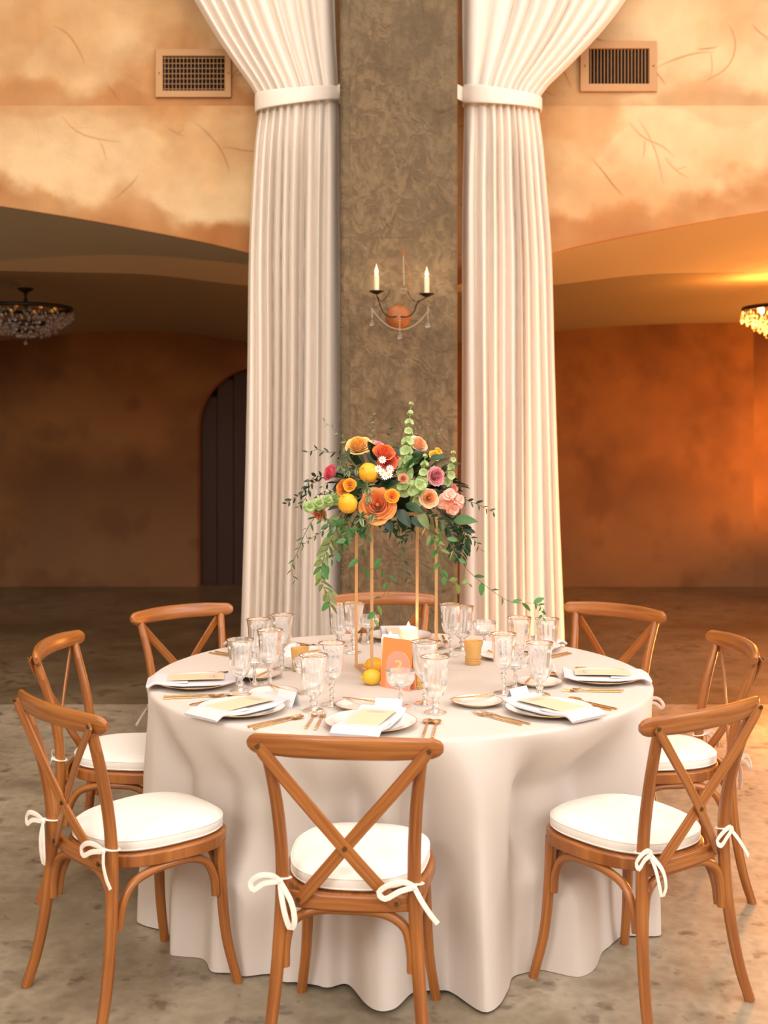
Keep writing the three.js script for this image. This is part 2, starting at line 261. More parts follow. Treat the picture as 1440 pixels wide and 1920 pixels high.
// soffit of the arches, vault and far wall
const z2 = (() => { const f = smoothKeyed([[0, 2.74], [0.4, 2.75], [1.2, 2.805], [1.9, 2.885], [2.6, 2.905], [4, 2.93], [8.6, 2.93]]); return (x) => f(Math.abs(x - 0.1)); })();
const z3 = smoothKeyed([[-8.6, 2.55], [-5, 2.6], [-4.2, 2.66], [-3.5, 2.73], [-2.8, 2.775], [-2.1, 2.74], [-1.5, 2.66], [-0.6, 2.58], [0.4, 2.6], [1.2, 2.69], [1.9, 2.77], [2.7, 2.83], [3.9, 2.86], [5.5, 2.86], [8.6, 2.8]]);
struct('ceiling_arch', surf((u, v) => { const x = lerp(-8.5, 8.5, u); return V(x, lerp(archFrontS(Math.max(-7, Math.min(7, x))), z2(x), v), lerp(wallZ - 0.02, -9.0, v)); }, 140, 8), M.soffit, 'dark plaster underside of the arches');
struct('ceiling_vault', surf((u, v) => { const x = lerp(-8.5, 8.5, u), s = sstep(0, 1, v); return V(x, lerp(z2(x), z3(x), s) + 0.05 * Math.sin(Math.PI * v), lerp(-9.0, -12.62, v)); }, 140, 14), M.vault, 'plaster ceiling of the room beyond the arches, shade painted into its colour');
const DOORX = -1.385, DOORW = 0.635, DOORS = 1.735;
{
  const s = new THREE.Shape(); s.moveTo(-8.6, -0.1); s.lineTo(DOORX - DOORW, -0.1); s.lineTo(DOORX - DOORW, DOORS); s.absarc(DOORX, DOORS, DOORW, Math.PI, 0, true); s.lineTo(DOORX + DOORW, -0.1); s.lineTo(8.6, -0.1); s.lineTo(8.6, 3.2); s.lineTo(-8.6, 3.2); s.closePath();
  const g = new THREE.ExtrudeGeometry(s, { depth: 0.25, bevelEnabled: false, curveSegments: 24 }); g.translate(0, 0, -12.85);
  { const u = g.attributes.uv, p = g.attributes.position; for (let i = 0; i < u.count; i++) u.setXY(i, p.getX(i) + 20, p.getY(i)); }
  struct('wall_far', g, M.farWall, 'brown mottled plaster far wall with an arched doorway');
  boxStruct('wall_far_left', -8.7, -8.5, -0.2, 3.3, -13, -7.4, M.farWall); boxStruct('wall_far_right', 8.5, 8.7, -0.2, 3.3, -13, -7.4, M.farWall);
  const d = new THREE.Group(); d.name = 'door_1'; d.userData = { kind: 'structure', label: 'dark plank door in the arched recess of the far wall' }; d.position.set(DOORX, 0, -12.83); scene.add(d);
  for (let k = 0; k < 7; k++) { const w = 2 * DOORW / 7, x = -DOORW + w * (k + 0.5), h = DOORS + Math.sqrt(Math.max(0.01, DOORW * DOORW - x * x)); part(k ? 'plank_' + String(k).padStart(3, '0') : 'plank', moved(rbox(w - 0.006, h, 0.04, 0.006), x, h / 2, 0), M.door, d); }
  part('door_back', moved(new THREE.BoxGeometry(2 * DOORW + 0.1, 2.5, 0.02), 0, 1.25, -0.04), M.dark, d);
}

// ---------------------------------------------------------------- vents
function vent(px0, px1, py0, py1, ix0, ix1, iy0, iy1, fins, wires, label) {
  const D = -wallZ + 0.025, a = at(px0, py1, D), b = at(px1, py0, D), c = at(ix0, iy1, D), d = at(ix1, iy0, D), t = thing('air_vent', label, 'vent', [(a.x + b.x) / 2, (a.y + b.y) / 2, -D], 0, 'air vents high on the wall');
  const W = b.x - a.x, H = b.y - a.y, w = d.x - c.x, h = d.y - c.y, ox = (c.x + d.x) / 2 - t.position.x, oy = (c.y + d.y) / 2 - t.position.y;
  const s = new THREE.Shape([[-W / 2, -H / 2], [W / 2, -H / 2], [W / 2, H / 2], [-W / 2, H / 2]].map((p) => new THREE.Vector2(...p)));
  s.holes.push(new THREE.Path([[ox - w / 2, oy - h / 2], [ox - w / 2, oy + h / 2], [ox + w / 2, oy + h / 2], [ox + w / 2, oy - h / 2]].map((p) => new THREE.Vector2(...p))));
  const f = new THREE.ExtrudeGeometry(s, { depth: 0.018, bevelEnabled: true, bevelSize: 0.004, bevelThickness: 0.004, bevelSegments: 2 }); f.translate(0, 0, 0.004); part('frame', f, M.ventFrame, t);
  part('backing', moved(new THREE.BoxGeometry(w + 0.02, h + 0.02, 0.004), ox, oy, 0.002), M.dark, t);
  const g = []; for (let i = 0; i < fins; i++) g.push(moved(new THREE.BoxGeometry(0.0035, h + 0.004, 0.012), ox - w / 2 + w * (i + 0.7) / fins, oy, 0.013, 0, 0.25, 0));
  for (let i = 0; i < wires; i++) g.push(moved(new THREE.BoxGeometry(w + 0.004, 0.0035, 0.004), ox, oy - h / 2 + h * (i + 0.5) / wires, 0.016));
  part('grille', merge(g), M.ventFin, t).userData.kind = 'stuff';
  for (const k of [-1, 1]) part('screw', moved(new THREE.CylinderGeometry(0.006, 0.006, 0.006, 10), ox + k * (w / 2 + W / 2) / 2, oy, 0.027, Math.PI / 2), M.bolt, t);
}
vent(294, 433, 95, 183, 305, 424, 106, 173, 17, 7, 'ochre framed air vent beside the curtain with the pink rose in front of it');
vent(1088, 1229, 80, 172, 1102, 1217, 92, 160, 18, 0, 'ochre framed air vent half covered by the curtain nearer the glowing chandelier');

// ---------------------------------------------------------------- curtains
function curtain(name, label, outer, inner, tieY, seed, flip) {
  const D = 7.08, top = 6.9, t = thing(name, label, 'curtain', [0, 0, 0], 0, 'cream curtains beside the pillar');
  const X = (px) => (px - 720) * D / F, yOf = (py) => EYE - (py - HORIZON) * D / F;
  const xo = smoothKeyed(outer.map(([py, px]) => [yOf(py), X(px)]).sort((a, b) => a[0] - b[0])), xi = smoothKeyed(inner.map(([py, px]) => [yOf(py), X(px)]).sort((a, b) => a[0] - b[0]));
  const ty = yOf(tieY), r = rng(seed), base = [0, 0.17, 0.30, 0.40, 0.48, 0.57, 0.65, 0.74, 0.83, 0.91, 1], n = base.length - 1;
  const cut = base.map((c, k) => k && k < n ? c + 0.03 * (r() - 0.5) : c), deep = cut.map(() => 0.6 + r() * 0.7), wob = cut.map(() => r() * 6.28);
  const phase = (u, y) => { let k = 0; while (k < n - 1 && u > cut[k + 1]) k++; return [k, (u - cut[k]) / (cut[k + 1] - cut[k])]; };
  const g = surf((u, v) => {
    const y = lerp(0.012, top, v), d = Math.abs(y - ty), gather = Math.exp(-d * d / 0.12);
    const uu = Math.min(1, Math.max(0, u + 0.02 * Math.sin(y * 0.9 + 5 * u + seed) * sstep(0, 0.08, u) * sstep(1, 0.92, u))), [k, p] = phase(uu, y);
    const body = (1 - gather) * (y > ty ? 0.05 : 0.062) * (0.75 + 0.25 * Math.sin(y * 0.8 + wob[k])) * deep[k] + gather * 0.02 * deep[k];
    const dv = Math.min(p, 1 - p), fold = 0.4 * Math.sin(Math.PI * p) + 0.6 * (1 - Math.exp(-dv * dv / 0.022));
    const fine = 0.004 * Math.sin(u * 23 + 2 * Math.sin(y * 0.6) + seed) * (y < ty ? sstep(0.6, 2.4, y) : 1);
    const x = lerp(xi(y), xo(y), u), round = 0.13 * (1 - (2 * u - 1) ** 2) * (0.35 + 0.65 * gather);
    return V(x + 0.12 * body * Math.sin(2 * Math.PI * p) * (flip ? 1 : -1), y, -D - 0.08 + body * (fold - 0.4) * 1.7 + 0.35 * fine + round * 0.9);
  }, 360, 120, (u, v) => [u, v * 6]);
  part('drape', g, M.curtain, t);
  // the band that gathers it, hooked to the pillar
  const x0 = xi(ty), x1 = xo(ty), cx = (x0 + x1) / 2, hw = Math.abs(x1 - x0) / 2 + 0.012, pts = [];
  for (let k = 0; k < 24; k++) { const a = k / 24 * Math.PI * 2, s = Math.cos(a) * Math.sign(x0 - x1); pts.push(V(cx + Math.cos(a) * hw, ty + s * 0.028 - 0.02 * (1 - s * s), -D - 0.075 + Math.sin(a) * 0.165)); }
  part('tieback', sweep(pts, (q) => [0.006, 0.048 - 0.008 * Math.cos(q * 6.283)], { seg: 64, rad: 12, up: (q) => V(Math.cos(q * 6.283), 0, Math.sin(q * 6.283)), e: 0.5, closed: true }), M.curtain, t);
  const hook = V(flip ? 0.43 : -0.258, ty + 0.03, -D + 0.03);
  part('hook', sweep([V(x0 + (flip ? -0.004 : 0.004), ty + 0.027, -D - 0.05), V((x0 + hook.x) / 2, ty + 0.029, -D - 0.01), hook], [0.005, 0.0445], { seg: 8, rad: 10, up: V(0, 0, 1), e: 0.5 }), M.curtain, t);
  return t;
}
curtain('curtain', 'tied cream curtain in front of the dark arched doorway',
  [[-1400, -250], [-400, 150], [-200, 250], [0, 366], [60, 402], [120, 443], [165, 474], [185, 482], [205, 482], [260, 475], [360, 468], [470, 463], [700, 460], [950, 455], [1195, 448], [1330, 444]],
  [[-1400, 620], [0, 626], [160, 633], [185, 634], [400, 635], [800, 638], [1330, 638]], 180, 3, false);
curtain('curtain', 'tied cream curtain nearer the glowing chandelier',
  [[-1400, 1820], [-400, 1400], [-200, 1290], [0, 1172], [60, 1124], [120, 1066], [165, 1022], [187, 1013], [210, 1015], [260, 1022], [360, 1031], [470, 1039], [700, 1045], [950, 1053], [1195, 1063], [1330, 1066]],
  [[-1400, 874], [0, 869], [160, 871], [185, 872], [400, 869], [800, 868], [1100, 864], [1330, 860]], 182, 11, true);

// ---------------------------------------------------------------- sconce on the pillar
{
  const D = 6.78, o = at(747, 594, D), t = thing('wall_sconce', 'two armed wrought iron sconce with crystal drops on the pillar', 'sconce', [o.x, o.y, -6.8]);
  const rel = (px, py, z) => { const p = at(px, py, D); return V(p.x - o.x, p.y - o.y, z); };
  part('backplate', moved(turned(smoothProfile([[0, 0.035], [0.035, 0.032], [0.058, 0.02], [0.07, 0.008], [0.071, 0]]), 28), 0, 0, 0, Math.PI / 2), M.boss, t, 'round reddish wooden boss');
  for (const [px, py, top, k] of [[706, 552, 520, -1], [799, 557, 525, 1]]) {
    const b = rel(px, py, 0.12), c = rel(px, py + 4, 0.12);
    part('arm', sweep([V(k * 0.012, 0, 0.035), V(k * 0.05, -0.004, 0.06), rel(747 + k * 28, 588, 0.09), rel(747 + k * 36, 570, 0.11), c], 0.0035, { seg: 20, rad: 6 }), M.iron, t);
    part('scroll', sweep([c, rel(747 + k * 32, 568, 0.1), rel(747 + k * 20, 556, 0.09), rel(747 + k * 16, 545, 0.085)], 0.0024, { seg: 16, rad: 6 }), M.iron, t);
    part('drip_pan', moved(turned(smoothProfile([[0, -0.012], [0.014, -0.01], [0.03, -0.001], [0.042, 0.006], [0.040, 0.008], [0.02, 0.0], [0, -0.002]], 4), 24), b.x, b.y, b.z), M.iron, t);
    const ct = rel(px, top, 0.12), can = part('candle_sleeve', moved(turned([[0, 0], [0.0145, 0], [0.0150, 0.01], [0.0145, (ct.y - b.y) - 0.004], [0.012, ct.y - b.y], [0, ct.y - b.y]], 20), b.x, b.y, b.z), M.sleeve, t);
    part('bulb', moved(turned(smoothProfile([[0, 0], [0.009, 0.004], [0.0125, 0.018], [0.010, 0.034], [0.004, 0.05], [0.001, 0.064]], 4), 16), ct.x, ct.y, ct.z), M.bulb, can);
    const lt = new THREE.PointLight(new THREE.Color(1, 0.75, 0.5), 0.06); lt.position.set(o.x + ct.x, o.y + ct.y + 0.02, -6.8 + ct.z); lt.castShadow = true; scene.add(lt);
  }
  part('top_arm', sweep([V(0, 0.05, 0.02), rel(768, 540, 0.03), rel(767, 510, 0.05), rel(756, 482, 0.07)], 0.0024, { seg: 18, rad: 6 }), M.boss, t);
  part('crown', merge([0, 1, 2, 3, 4].map((k) => { const p = rel(756, 478, 0.07); return moved(sweep([V(0, -0.01, 0), V(0.012, 0.008, 0), V(0.024, 0.02, 0)], (q) => 0.004 * (1 - q * 0.7), { seg: 6, rad: 6 }), p.x, p.y, p.z, 0, k * 1.2566, 0); })), M.boss, t);
  const bead = new THREE.IcosahedronGeometry(0.0052, 1), beads = (a, b, sag, n) => { const g = []; for (let i = 0; i <= n; i++) { const q = i / n; g.push(moved(bead, lerp(a.x, b.x, q), lerp(a.y, b.y, q) - sag * 4 * q * (1 - q), lerp(a.z, b.z, q))); } return merge(g); };
  part('bead_strand', beads(rel(756, 484, 0.075), rel(757, 537, 0.09), 0, 14), M.bead, t); 
  part('crystal_ball', moved(new THREE.IcosahedronGeometry(0.024, 1), ...rel(757, 547, 0.09).toArray()), M.crystal, t);
  { const c = new THREE.CatmullRomCurve3([[697, 583], [711, 600], [729, 615], [750, 621], [771, 616], [789, 602], [803, 584]].map(([x, y]) => rel(x, y, 0.125))), g = []; for (let i = 0; i <= 44; i++) { const p = c.getPointAt(i / 44); g.push(moved(bead, p.x, p.y, p.z)); } part('bead_swag', merge(g), M.bead, t); }
  for (const [px, py, s, hang] of [[698, 608, 1, 584], [749, 632, 1.1, 596], [801, 611, 1.1, 580]]) {
    const p = rel(px, py, 0.125);
    part('crystal_drop', moved(new THREE.LatheGeometry([[0, -0.026], [0.012, -0.018], [0.0155, -0.004], [0.009, 0.012], [0.003, 0.026], [0, 0.032]].map((q) => new THREE.Vector2(...q)), 8), p.x, p.y, p.z, 0, 0, 0, s), M.crystal, t);
    part('drop_chain', beads(rel(px, hang, 0.125), V(p.x, p.y + 0.03, p.z), 0, 6), M.bead, t);
  }
}

// ---------------------------------------------------------------- chandeliers
function chandelier(px, label, lit, ceilingY) {
  const D = 9.5, c = at(px, 600, D), t = thing('chandelier', label, 'chandelier', [c.x, 0, -D], 0), r = rng(lit ? 5 : 9);
  part('canopy', moved(turned([[0, 0], [0.06, 0], [0.068, -0.01], [0.03, -0.034], [0.018, -0.04], [0, -0.04]], 24), 0, ceilingY, 0), M.bronze, t);
  part('stem', sweep([[0, ceilingY - 0.03, 0], [0, ceilingY - 0.1, 0], [0, 2.68, 0]], (q) => 0.010 + 0.008 * Math.sin(q * 9) ** 2, { seg: 16, rad: 8 }), M.bronze, t);
  const ring = (R, y, h) => moved(turned([[R - 0.02, y], [R, y], [R + 0.006, y + h / 2], [R, y + h], [R - 0.02, y + h], [R - 0.02, y]], 40), 0, 0, 0);
  part('ring', merge([ring(0.37, 2.665, 0.03), ring(0.17, 2.55, 0.02), ring(0.07, 2.485, 0.022)]), M.bronze, t);
  const drop = new THREE.LatheGeometry([[0, -0.018], [0.008, -0.01], [0.0095, -0.002], [0.004, 0.01], [0, 0.018]].map((q) => new THREE.Vector2(...q)), 6), g = [], gl = [];
  for (let k = 0; k < 5; k++) { const R = 0.375 - k * 0.045, n = Math.round(46 * R / 0.375); for (let i = 0; i < n; i++) { const a = (i + r()) / n * 6.283, y = 2.645 - k * 0.03 - r() * 0.03; (lit && r() < 0.6 ? gl : g).push(moved(drop, R * Math.cos(a), y, R * Math.sin(a), 0, a, 0)); (lit && r() < 0.5 ? gl : g).push(moved(drop, R * Math.cos(a + 0.06), y - 0.035, R * Math.sin(a + 0.06), 0, a, 0, 1.15)); } }
  for (let i = 0; i < 14; i++) { const a = i / 14 * 6.283; (lit ? gl : g).push(moved(drop, 0.068 * Math.cos(a), 2.455, 0.068 * Math.sin(a), 0, 0, 0, [1, 1.6, 1])); }
  g.push(moved(drop, 0, 2.40, 0, 0, 0, 0, 1.4));
  part('crystals', merge(g), M.crystal, t).userData.kind = 'stuff';
  if (lit) part('lit_crystals', merge(gl), M.crystalLit, t, 'crystals glowing warm yellow').userData.kind = 'stuff';
  for (let i = 0; i < 8; i++) { const a = i / 8 * 6.283; part('bulb', moved(new THREE.SphereGeometry(0.022, 12, 8), 0.24 * Math.cos(a), 2.68, 0.24 * Math.sin(a), 0, 0, 0, [1, 1.5, 1]), lit ? M.flame : M.gold, t); }
  if (lit) for (const [dx, dz] of [[-0.24, 0], [0.24, 0], [0, 0.24]]) { const l = new THREE.PointLight(new THREE.Color(...AMBER), CHANDELIER); l.position.set(c.x + dx, 2.68, -D + dz); l.castShadow = true; scene.add(l); }
}
const CHANDELIER = 2.6;
chandelier(48, 'unlit crystal chandelier hanging in the dark vault beside the doorway', false, 2.845);
chandelier(1480, 'glowing crystal chandelier over the orange lit floor', true, 2.9);

// amber uplights standing along the right side
function uplight(x, z, strength, label, h = 0) {
  const t = thing('floor_uplight', label, 'lamp', [x, h, z], 0, 'amber uplights along the right side');
  if (h) part('stand', turned([[0, -h], [0.16, -h], [0.16, -h + 0.02], [0.02, -h + 0.04], [0.018, 0.01], [0, 0.01]], 20), M.bronze, t);
  part('housing', turned([[0, 0], [0.1, 0], [0.1, 0.02], [0.075, 0.03], [0.08, 0.2], [0.088, 0.21], [0.08, 0.212], [0.07, 0.17], [0, 0.16]], 24), M.bronze, t);
  part('bulb', moved(new THREE.SphereGeometry(0.05, 16, 10), 0, 0.25, 0), M.amberBulb, t);
  const l = new THREE.PointLight(new THREE.Color(...AMBER), strength); l.position.set(x, h + 0.25, z); l.castShadow = true; scene.add(l);
}
uplight(4.55, -11.2, 20, 'amber lamp on a stand by the far wall, beyond the right edge', 1.0);
uplight(2.85, -6.5, 20, 'amber uplight beside the right chairs, beyond the right edge');

// ---------------------------------------------------------------- round table and cloth
const TX = 0.057, TZ = -4.3, R = 0.915, TOP = 0.765;
const CHAIRS = [   // x and depth from the table's centre, facing (x, depth), label
  [-0.125, -1.06, 0.115, 0.993, 'cross-back wooden chair nearest to the viewer, seen from behind'],
  [0.672, -0.795, -0.58, 0.815, 'cross-back wooden chair at the front right of the table, bows on both posts'],
  [0.945, 0.0, -0.997, -0.06, 'cross-back wooden chair on the right, seen side-on against the orange lit floor'],
  [0.78, 0.64, -0.63, -0.775, 'cross-back wooden chair at the back right, beside the curtain'],
  [-0.045, 0.95, 0.03, -1, 'cross-back wooden chair behind the flower stand, against the pillar'],
  [-0.765, 0.6, 0.62, -0.785, 'cross-back wooden chair at the back left, before the dark doorway'],
  [-0.975, 0.0, 0.997, -0.07, 'cross-back wooden chair on the left, seen side-on behind a nearer chair'],
  [-0.775, -0.775, 0.725, 0.689, 'cross-back wooden chair at the front left of the table, dim floor behind'],
];
{
  const t = thing('round_table', 'round banquet table hidden under the long pale cloth', 'table', [TX, 0, TZ]);
  part('tabletop', moved(turned([[0, 0.735], [0.9, 0.735], [0.905, 0.748], [0.9, 0.757], [0, 0.757]], 64), 0, 0, 0), M.wood, t);
  for (let k = 0; k < 4; k++) { const a = k * 1.5708 + 0.785; part('leg', sweep([[0.42 * Math.cos(a), 0.735, 0.42 * Math.sin(a)], [0.42 * Math.cos(a), 0.3, 0.42 * Math.sin(a)], [0.44 * Math.cos(a), 0, 0.44 * Math.sin(a)]], 0.02, { seg: 6, rad: 10 }), M.bolt, t); }
  const dents = CHAIRS.map(([x, d, fx, fd]) => { const ex = x + 0.225 * fx, ed = d + 0.225 * fd; return { a: Math.atan2(x, -d), r: Math.min(0.86, Math.hypot(ex, ed) - 0.02) }; });
  const legs = CHAIRS.flatMap(([x, d, fx, fd]) => [-1, 1].map((k) => { const lx = x + 0.185 * fx + k * 0.198 * fd, ld = d + 0.185 * fd - k * 0.198 * fx; return { a: Math.atan2(lx, -ld), r: Math.hypot(lx, ld) - 0.035 }; }));
  const wrap = (a) => Math.atan2(Math.sin(a), Math.cos(a));
  const lobe = (p) => 2 * Math.pow(0.5 + 0.5 * Math.cos(p), 0.85) - 1;
  const foldAt = (a, t) => { const p = 19 * a + 1.2 * Math.sin(2 * a + 0.6) + 0.9 * Math.sin(3 * a + 2) + 0.7 * Math.sin(5 * a) + 0.25 * Math.sin(3 * t + 4 * a); return 0.8 * lobe(p) * (0.72 + 0.28 * Math.sin(3 * a + 1.3)) + 0.3 * Math.sin(6 * a + 1); };
  const N = 480, rows = [], prof = [[0, TOP], [0.3, TOP], [0.6, TOP], [0.86, TOP], [R - 0.012, TOP], [R - 0.004, TOP - 0.003], [R, TOP - 0.012]];
  prof.forEach(([r, y]) => rows.push((a) => [r, y]));
  for (let k = 1; k <= 48; k++) rows.push((a) => {
    const t = Math.pow(k / 48, 0.95), fold = foldAt(a, t), hem = 0.007 + 0.006 * Math.sin(4 * a + 2); const y = lerp(TOP - 0.012, hem, t), A = 0.092 * Math.pow(sstep(-0.02, 1.1, t), 0.5);
    let r = R + 0.012 * t + A * fold;
    for (const d of dents) { const w = sstep(0.36, 0.2, Math.abs(wrap(a - d.a))), h = sstep(0.76, 0.52, y) * (1 - 0.9 * sstep(0.43, 0.2, y)); const lim = d.r - 0.11 * (0.5 - 0.5 * fold); if (w * h > 0) r = lerp(r, Math.min(r, lim), w * h); }
    for (const d of legs) { const w = sstep(0.13, 0.035, Math.abs(wrap(a - d.a))) * sstep(0.5, 0.2, y); if (w > 0) r = lerp(r, Math.min(r, d.r), w); }
    return [r, y];
  });
  const g = surf((u, v) => { const a = u * Math.PI * 2, [r, y] = rows[Math.round(v * (rows.length - 1))](a); return V(r * Math.sin(a), y, r * Math.cos(a)); }, N, rows.length - 1, (u, v) => [u * 5.75, v * 1.6]);
  const cl = shade(new THREE.Mesh(g, M.cloth)); cl.name = 'tablecloth'; cl.position.set(TX, 0, TZ); scene.add(cl); tag(cl, 'pale champagne cloth draped to the floor over the round table', 'tablecloth');
}

// ---------------------------------------------------------------- chairs
const seatOutline = (half, n = 2.7) => (w, inset) => { const c = Math.cos(w), s = Math.sin(w), q = (x) => Math.sign(x) * Math.pow(Math.abs(x), 2 / n); const z = (0.22 - inset) * q(s); return [(half - inset) * q(c) * (1 - 0.16 * (z + 0.22) / 0.44), z]; };
function makeChair(label) {
  const t = thing('cross_back_chair', label, 'chair', [0, 0, 0], 0, 'cross-back chairs round the table');
  part('seat', stack(seatOutline(0.222), [[0.005, 0.4205], [0.0012, 0.422], [0, 0.425], [0, 0.452], [0.0015, 0.4555], [0.006, 0.458], [0.014, 0.459]], 64), M.wood, t);
  const cu = part('cushion', stack(seatOutline(0.212), [[0.03, 0.4595], [0.012, 0.462], [0.007, 0.472], [0.006, 0.488], [0.009, 0.497], [0.022, 0.506], [0.06, 0.514], [0.11, 0.518], [0.17, 0.5195]], 56), M.cushion, t, 'flat white seat cushion tied to the posts');
  for (const y of [0.468, 0.494]) part('piping', sweep(Array.from({ length: 40 }, (_, k) => { const [x, z] = seatOutline(0.212)(k / 40 * Math.PI * 2, 0.0075); return V(x, y, z); }), 0.0019, { seg: 80, rad: 6, closed: true }), M.cushion, cu);
  for (const s of [-1, 1]) {
    part('rear_post', sweep([[s * 0.214, 0, 0.284], [s * 0.2, 0.1, 0.256], [s * 0.185, 0.26, 0.231], [s * 0.174, 0.45, 0.221], [s * 0.173, 0.56, 0.227], [s * 0.181, 0.7, 0.255], [s * 0.198, 0.842, 0.298]], (q) => 0.0155 + 0.0025 * Math.sin(q * Math.PI), { seg: 32, rad: 12 }), M.wood, t);
    part('front_leg', sweep([[s * 0.168, 0.435, -0.147], [s * 0.172, 0.3, -0.152], [s * 0.181, 0.14, -0.165], [s * 0.2, 0, -0.193]], (q) => 0.0185 - 0.004 * q, { seg: 20, rad: 12 }), M.wood, t);
    part('side_arch', sweep([[s * 0.176, 0.275, -0.128], [s * 0.176, 0.33, -0.122], [s * 0.178, 0.382, -0.092], [s * 0.18, 0.405, -0.045], [s * 0.182, 0.4105, 0.02], [s * 0.178, 0.405, 0.095], [s * 0.175, 0.382, 0.155], [s * 0.175, 0.33, 0.188], [s * 0.175, 0.265, 0.2]], 0.013, { seg: 36, rad: 10 }), M.wood, t);
    const z = (x) => 0.336 - 0.05 * (x / 0.25) ** 2;
    const top = V(-s * 0.218, 0.862, z(0.218) + 0.016), bot = V(s * 0.128, 0.44, 0.233), st = part('cross_strap', sweep([top, V(-s * 0.13, 0.755, 0.302), V(-s * 0.044, 0.652, 0.281 + (s > 0 ? 0.007 : 0)), V(s * 0.042, 0.546, 0.258 + (s > 0 ? 0.008 : 0)), bot], (q) => [0.0042, 0.0165 * Math.min(1, 0.72 + 1.6 * Math.min(q, 1 - q) * 4)], { seg: 26, rad: 14, up: V(0, 0.25, 1), e: 0.4 }), M.wood, t);
    for (const p of [[top.x, top.y, top.z + 0.006], [bot.x, bot.y + 0.006, bot.z + 0.006], ...(s > 0 ? [[0, 0.598, 0.283]] : [])]) part('bolt', moved(new THREE.CylinderGeometry(0.0062, 0.0062, 0.005, 12), ...p, Math.PI / 2), M.bolt, st);
    // bow: a wrap round the post, a loop and a tail
    const k = V(s * 0.174, 0.497, 0.248);
    const strip = (pts, w = 0.0074) => sweep(pts.map(([a, b, c]) => V(k.x + s * a, k.y + b, k.z + c)), [0.0011, w], { seg: 26, rad: 8, up: V(0.15, 0.1, 1), e: 0.6 });
    const wrapG = sweep(Array.from({ length: 14 }, (_, i) => V(s * 0.1735 + 0.0195 * Math.cos(i / 14 * 6.283), 0.497 + 0.004 * Math.sin(i / 14 * 6.283), 0.2235 + 0.0195 * Math.sin(i / 14 * 6.283))), [0.0016, 0.007], { seg: 28, rad: 8, up: V(0, 1, 0), e: 0.7, closed: true });
    const knot = moved(new THREE.IcosahedronGeometry(0.0085, 1), k.x, k.y, k.z);
    const loops = s < 0
      ? [strip([[0, 0, 0], [0.018, 0.016, 0.012], [0.05, 0.018, 0.02], [0.074, -0.004, 0.018], [0.066, -0.02, 0.02], [0.04, -0.004, 0.016], [0, 0, 0.004]]), strip([[0, 0, 0], [-0.008, -0.04, 0.014], [-0.02, -0.09, 0.018], [-0.032, -0.118, 0.016], [-0.042, -0.1, 0.02], [-0.034, -0.05, 0.018], [0, 0, 0.003]])]
      : [strip([[0, 0, 0], [-0.02, 0.014, 0.012], [-0.055, 0.012, 0.02], [-0.088, -0.012, 0.02], [-0.074, -0.026, 0.022], [-0.035, -0.008, 0.016], [0, 0, 0.004]]), strip([[0, 0, 0], [0.02, -0.03, 0.012], [0.045, -0.065, 0.016], [0.062, -0.086, 0.014]], 0.0068)];
    part('ribbon', merge([wrapG, knot, ...loops]), M.ribbon, cu, 'white ribbon bow round the post');
  }
  part('back_arch', sweep([[-0.166, 0.265, 0.22], [-0.164, 0.32, 0.22], [-0.148, 0.378, 0.216], [-0.1, 0.408, 0.212], [0, 0.415, 0.21], [0.1, 0.408, 0.212], [0.148, 0.378, 0.216], [0.164, 0.32, 0.22], [0.166, 0.265, 0.22]], 0.013, { seg: 44, rad: 10 }), M.wood, t);
  part('front_arch', sweep([[-0.15, 0.28, -0.152], [-0.148, 0.33, -0.152], [-0.125, 0.382, -0.152], [-0.08, 0.405, -0.156], [0, 0.411, -0.16], [0.08, 0.405, -0.156], [0.125, 0.382, -0.152], [0.148, 0.33, -0.152], [0.15, 0.28, -0.152]], 0.0125, { seg: 40, rad: 10 }), M.wood, t);
  part('seat_rail', sweep([[-0.165, 0.438, 0.205], [-0.09, 0.438, 0.222], [0, 0.438, 0.227], [0.09, 0.438, 0.222], [0.165, 0.438, 0.205]], [0.0075, 0.021], { seg: 20, rad: 12, up: V(0, 0.02, 1), e: 0.45 }), M.wood, t);
  part('top_rail', sweep(Array.from({ length: 13 }, (_, i) => { const x = -0.25 + 0.5 / 12 * i; return [x, 0.861 + 0.006 * (1 - (x / 0.25) ** 2), 0.33 - 0.05 * (x / 0.25) ** 2]; }), (q) => { const e = Math.min(q, 1 - q) * 2, c = Math.pow(Math.min(1, e / 0.10), 0.5); return [0.0125 * (0.62 + 0.38 * c), 0.031 * (0.42 + 0.58 * c) * (0.86 + 0.14 * Math.min(1, e / 0.5))]; }, { seg: 60, rad: 18, up: V(0, -0.22, 1), e: 0.75 }), M.wood, t);
  return t;
}
const chair0 = makeChair(CHAIRS[0][4]);
CHAIRS.forEach(([x, d, fx, fd, label], i) => {
  const p = [TX + x, 0, TZ - d], a = Math.atan2(-fx, fd); if (!i) { chair0.position.set(...p); chair0.rotation.y = a; } else copyOf(chair0, 'cross_back_chair', label, p, a);
});

// ---------------------------------------------------------------- things on the table
const onTop = (px, py, h = TOP) => at(px, py, F * (EYE - h) / (py - HORIZON));
const byRim = (px, py, rim) => { const D = F * (EYE - TOP - rim) / (py - HORIZON), p = at(px, py, D); return [p.x, TOP, p.z]; };
